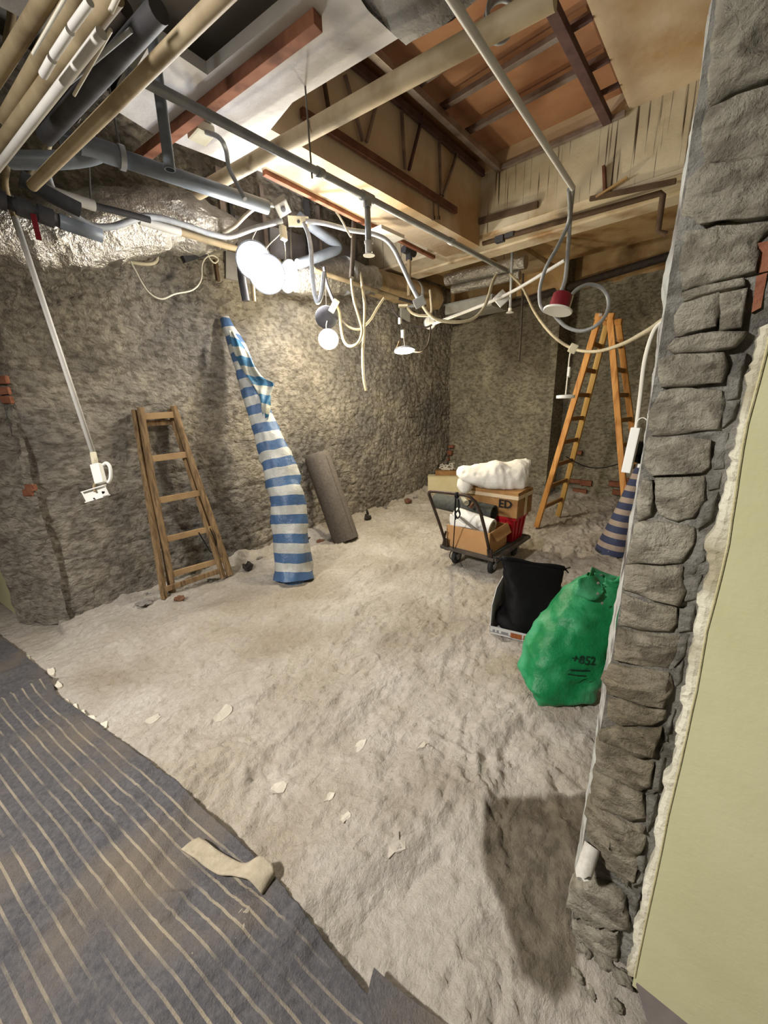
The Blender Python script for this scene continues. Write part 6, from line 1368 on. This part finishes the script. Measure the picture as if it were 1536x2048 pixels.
# ---- long stick conduit with switch box, far left
def stick_switch():
    s = 2.35; rt = root('switch_stick', dep(190, 985, 2.2), 'long white conduit with connector boxes hanging askew before the long wall', 'conduit')
    P = [dep(8, 300, 1.9), dep(10, 365, 1.95), dep(28, 430, 2.0)]
    bm = new(); add_tube(bm, spline([dep(14, 330, 1.9), dep(10, 370, 1.95), dep(24, 420, 2.0), dep(42, 475, 2.02)], 5), .014, 10); obj('flexible_top', bm, 'tan_conduit', rt, smooth=True)
    bm = new(); add_tube(bm, [dep(30, 435, 2.0), dep(187, 908, 2.2)], .0135, 12); obj('conduit_tube', bm, 'pale_conduit', rt, smooth=True)
    a = dep(188, 914, 2.2); bm = new(); add_tube(bm, [dep(186, 905, 2.2), dep(192, 936, 2.2)], .016, 10); obj('tube_end', bm, 'box_cream', rt, smooth=True)
    bm = new(); c1 = dep(199, 946, 2.2); add_bar(bm, dep(192, 928, 2.2), dep(202, 966, 2.2), .05, .035, RIGHT, .005); obj('switch_box', bm, 'white_plastic', rt)
    bm = new(); add_tube(bm, spline([dep(206, 930, 2.18), dep(213, 926, 2.18), dep(220, 935, 2.18), dep(221, 955, 2.18), dep(216, 966, 2.18)], 5), .009, 8); obj('switch_lever', bm, 'white_plastic', rt, smooth=True)
    bm = new(); c = dep(193, 992, 2.2); dirv = (dep(217, 985, 2.2) - dep(170, 1003, 2.2)).normalized(); dn = (dep(197, 1002, 2.2) - c)
    for off in (-1, 1):
        add_bar(bm, dep(168, 994, 2.2) + dn * off, dep(214, 980, 2.2) + dn * off, .022, .006, tocam(c), .001)
    add_bar(bm, dep(168, 994, 2.215), dep(214, 980, 2.215), .006, .055, tocam(c), .001); add_bar(bm, dep(206, 978, 2.19), dep(212, 992, 2.19), .02, .03, tocam(c), .002)
    obj('open_socket', bm, 'white_plastic', rt)
    bm = new(); add_box(bm, dep(188, 997, 2.185), (.008, .008, .008), None, .002); add_box(bm, dep(206, 985, 2.18), (.012, .012, .014), None, .002); obj('contact', bm, 'black_plastic', rt)
    bm = new(); add_tube(bm, spline([dep(194, 964, 2.2), dep(188, 972, 2.2), dep(190, 984, 2.2)], 4), .007, 6); obj('link_cable', bm, 'tan_conduit', rt, smooth=True)
stick_switch()
# ---- bundle of conduits above the near left
def run(name, label, p, q, z, rp, m, cat='conduit', seg=14, group=None):
    a, b = at(p[0], p[1], z), at(q[0], q[1], z); return cable(name, label, cat, [a, b], rpx(rp, (a + b) / 2) * 1.0, m, seg=seg, group=group)
run('bundle_conduit', 'thick tan conduit highest in the bundle by the hole', (-24, 180), (111, -35), 2.64, 13.5, 'tan_conduit')
run('bundle_conduit', 'thick tan conduit next to the jointed white tube', (8, 240), (168, -30), 2.6, 13.5, 'tan_conduit')
run('bundle_conduit', 'thick tan conduit with a brightly lit flank in the middle of the bundle', (-13, 308), (230, -12), 2.56, 13.5, 'tan_conduit')
run('bundle_conduit', 'white strip standing for the lit underside of the middle tan conduit', (-10, 342), (203, 66), 2.5, 8, 'pale_conduit')  # added white tube imitates light on the tan conduit's lower face
run('bundle_conduit', 'long tan conduit lowest in the bundle, crossing before the white ceiling', (64, 372), (478, -40), 2.5, 12, 'beige_pipe')
run('bundle_conduit', 'dark conduit behind the lowest tan conduit', (90, 275), (318, 20), 2.66, 17, 'dark_pipe')
run('bundle_conduit', 'second dark conduit behind the bundle, beside the grey upright', (70, 240), (250, 15), 2.72, 14, 'cable_dark')
for i, (p, q) in enumerate((((86, 150), (104, 118)), ((107, 112), (140, 62)), ((143, 55), (180, 4)))): run('tube_joint', 'short white tube length in the jointed row', p, q, 2.49, 7.5, 'pale_conduit', 'tube', 12, 'jointed white tube lengths in the bundle')
run('bundle_cable', 'thin white cable stretched along the tan conduits', (66, 108), (132, -6), 2.52, 3, 'cable_white', 'cable')
run('bundle_cable', 'thin white cable crossing to the grey upright conduit', (148, 190), (222, 60), 2.6, 3, 'cable_white', 'cable')
run('bundle_cable', 'bright white cable end at the top of the bundle', (222, 22), (236, -8), 2.5, 5, 'cable_white', 'cable')
run('bundle_cable', 'thin pale cable running behind the lowest tan conduit', (115, 185), (262, 60), 2.62, 4, 'flex_grey', 'cable')
Z_ = 1.75
cable('loose_cable', 'yellowish cable hanging in the near end of the bundle', 'cable', DD(Z_, [(26, -10), (22, 40), (14, 90), (17, 118), (8, 145), (-8, 160)]), .016, 'tan_conduit', n=5)
cable('loose_cable', 'pale cable curling round the thick tan conduits', 'cable', DD(Z_, [(48, 160), (44, 200), (46, 235), (36, 258), (14, 278), (-10, 290)]), .008, 'cable_beige', n=6)
cable('loose_cable', 'tan cable drooping beside the curling pale cable', 'cable', DD(Z_ + .05, [(38, 180), (34, 210), (22, 228), (-8, 238)]), .010, 'tan_conduit', n=6)
cable('loose_cable', 'pair of pale cables hanging down to the forked pipe end', 'cable', DD(2.1, [(104, 262), (98, 290), (90, 320), (82, 352), (74, 378)]), .013, 'cable_beige', n=5)
cable('loose_cable', 'second pale cable falling behind the forked pipe end', 'cable', DD(2.15, [(96, 264), (92, 290), (80, 318), (62, 345), (58, 368)]), .011, 'cable_beige', n=5)
cable('strap_tape', 'flat pale strap hanging slack across the bundle', 'strap', DD(1.8, [(190, 40), (230, 47), (275, 48), (305, 58), (330, 52), (380, 24), (425, -4)]), .014, 'tan_conduit', n=6, seg=6)
cable('tie_wire', 'dark tie wire wound round the lowest tan conduit', 'wire', DD(2.05, [(110, 200), (125, 215), (140, 228), (152, 245), (160, 236)]), .006, 'cable_dark', n=5, seg=6)
cable('tie_wire', 'dark tie wire across the dark conduits', 'wire', DD(2.08, [(86, 250), (110, 262), (135, 275), (150, 288), (148, 296)]), .007, 'cable_dark', n=5, seg=6)
cable('hanging_wire', 'tan frayed cord hanging past the timber batten', 'cord', DD(1.85, [(440, -10), (444, 40), (456, 90), (474, 122), (490, 140), (500, 160)]), .010, 'tan_conduit', n=6)
cable('hanging_wire', 'short frayed tan end splayed from the hanging cord', 'cord', DD(1.85, [(488, 138), (505, 146), (522, 152)]), .006, 'rust_steel', n=4, seg=6)
cable('hanging_wire', 'thin grey cord hanging before the dark hole', 'cord', DD(1.9, [(427, -10), (423, 40), (414, 80), (406, 140)]), .008, 'tan_conduit', n=6)
# ceiling box with its tail
bm = new(); c = at(402, 265, 2.97); add_box(bm, c, (.10, .13, .05), None, .012); obj('junction_box', bm, 'box_cream', label='cream junction box on the ceiling between batten and painted pipe', cat='box')
cable('box_cable', 'grey cable hanging from the cream ceiling junction box', 'cable', DD(2.1, [(408, 263, depth_of(at(408, 263, 2.97))), (438, 275, 2.0), (452, 300, 2.05), (458, 335), (475, 370), (490, 398)]), .012, 'flex_grey', n=5)
for a, b, lab in ((dep(575, 318, 3.12), dep(583, 520, 3.12), 'thin rod behind the long cream junction box'), (dep(192, 240, 2.5), dep(195, 312, 2.5), 'thin rod holding the drain pipe tee'), (onY(176, 300, 2.9), onY(182, 412, 2.9), 'pale thin rod down to the white pipe end'), (V(onX(1008, 470, 5.05).x, onX(1008, 470, 5.05).y, 3.31), onX(1010, 546, 5.05), 'thin rod holding the foil-lagged pipes')):
    cable('hanger_rod', lab, 'rod', [a, b], .005, 'rod_steel', seg=6)
# coil of flexible conduit at the ceiling opening
cc = dep(1008, 8, 1.95); bm = new(); P = [cc + RIGHT * (.075 * math.cos(t)) + V(0, 0, .075 * math.sin(t)) + FWD * (.01 * t) for t in np.linspace(0, 12.5, 60)]; add_tube(bm, P, .012, 8); obj('conduit_coil', bm, 'flex_clear', smooth=True, label='coil of clear flexible conduit beside the painted pipe', cat='conduit')
import numpy as np
f=769.;C=np.array([768.,1024.])
def ray(p): return np.array([p[0]-C[0],p[1]-C[1],f])
vv=ray((850,3750)); vv/=np.linalg.norm(vv)   # down
d1=ray((1482,788)); d1-=vv*(d1@vv); d1/=np.linalg.norm(d1)
up=-vv
d2=np.cross(up,d1); 
R=np.array([d1,d2,up]) # world = R @ cam(x right,y down,z fwd)
H=1.5
def floor(p,z=0.):
    r=R@ray(p); t=(z-H)/r[2]; return np.array([0,0,H])+r*t
def onY(p,Y): r=R@ray(p); return np.array([0,0,H])+r*(Y/r[1])
def onX(p,X): r=R@ray(p); return np.array([0,0,H])+r*(X/r[0])
def proj(w):
    c=R.T@(np.array(w)-[0,0,H]); return C+f*c[:2]/c[2]
if __name__=='__main__':
    print(R)
    for n,v in dict(d1=d1,d2=d2,d2n=-d2).items(): print(n,(C+f*v[:2]/v[2]) )
    for n,p in dict(corner=(885,985),leftbase=(124,1232),lw250=(250,1202),ladderL=(325,1195),ladderR=(455,1150),roll=(590,1160),groll=(695,1080),pier=(1150,1858),board=(1265,1950),ladR=(1075,1052),ladR2=(1112,1030),ladR3=(1245,975),recess=(1200,992),cart=(940,1110),cone=(1215,1108),bag=(1100,1400),carpet0=(0,1275),carpet1=(890,2048),blackbag=(1030,1280),rightbaseboard=(1390,2048)).items():
        print(n,floor(p).round(2))
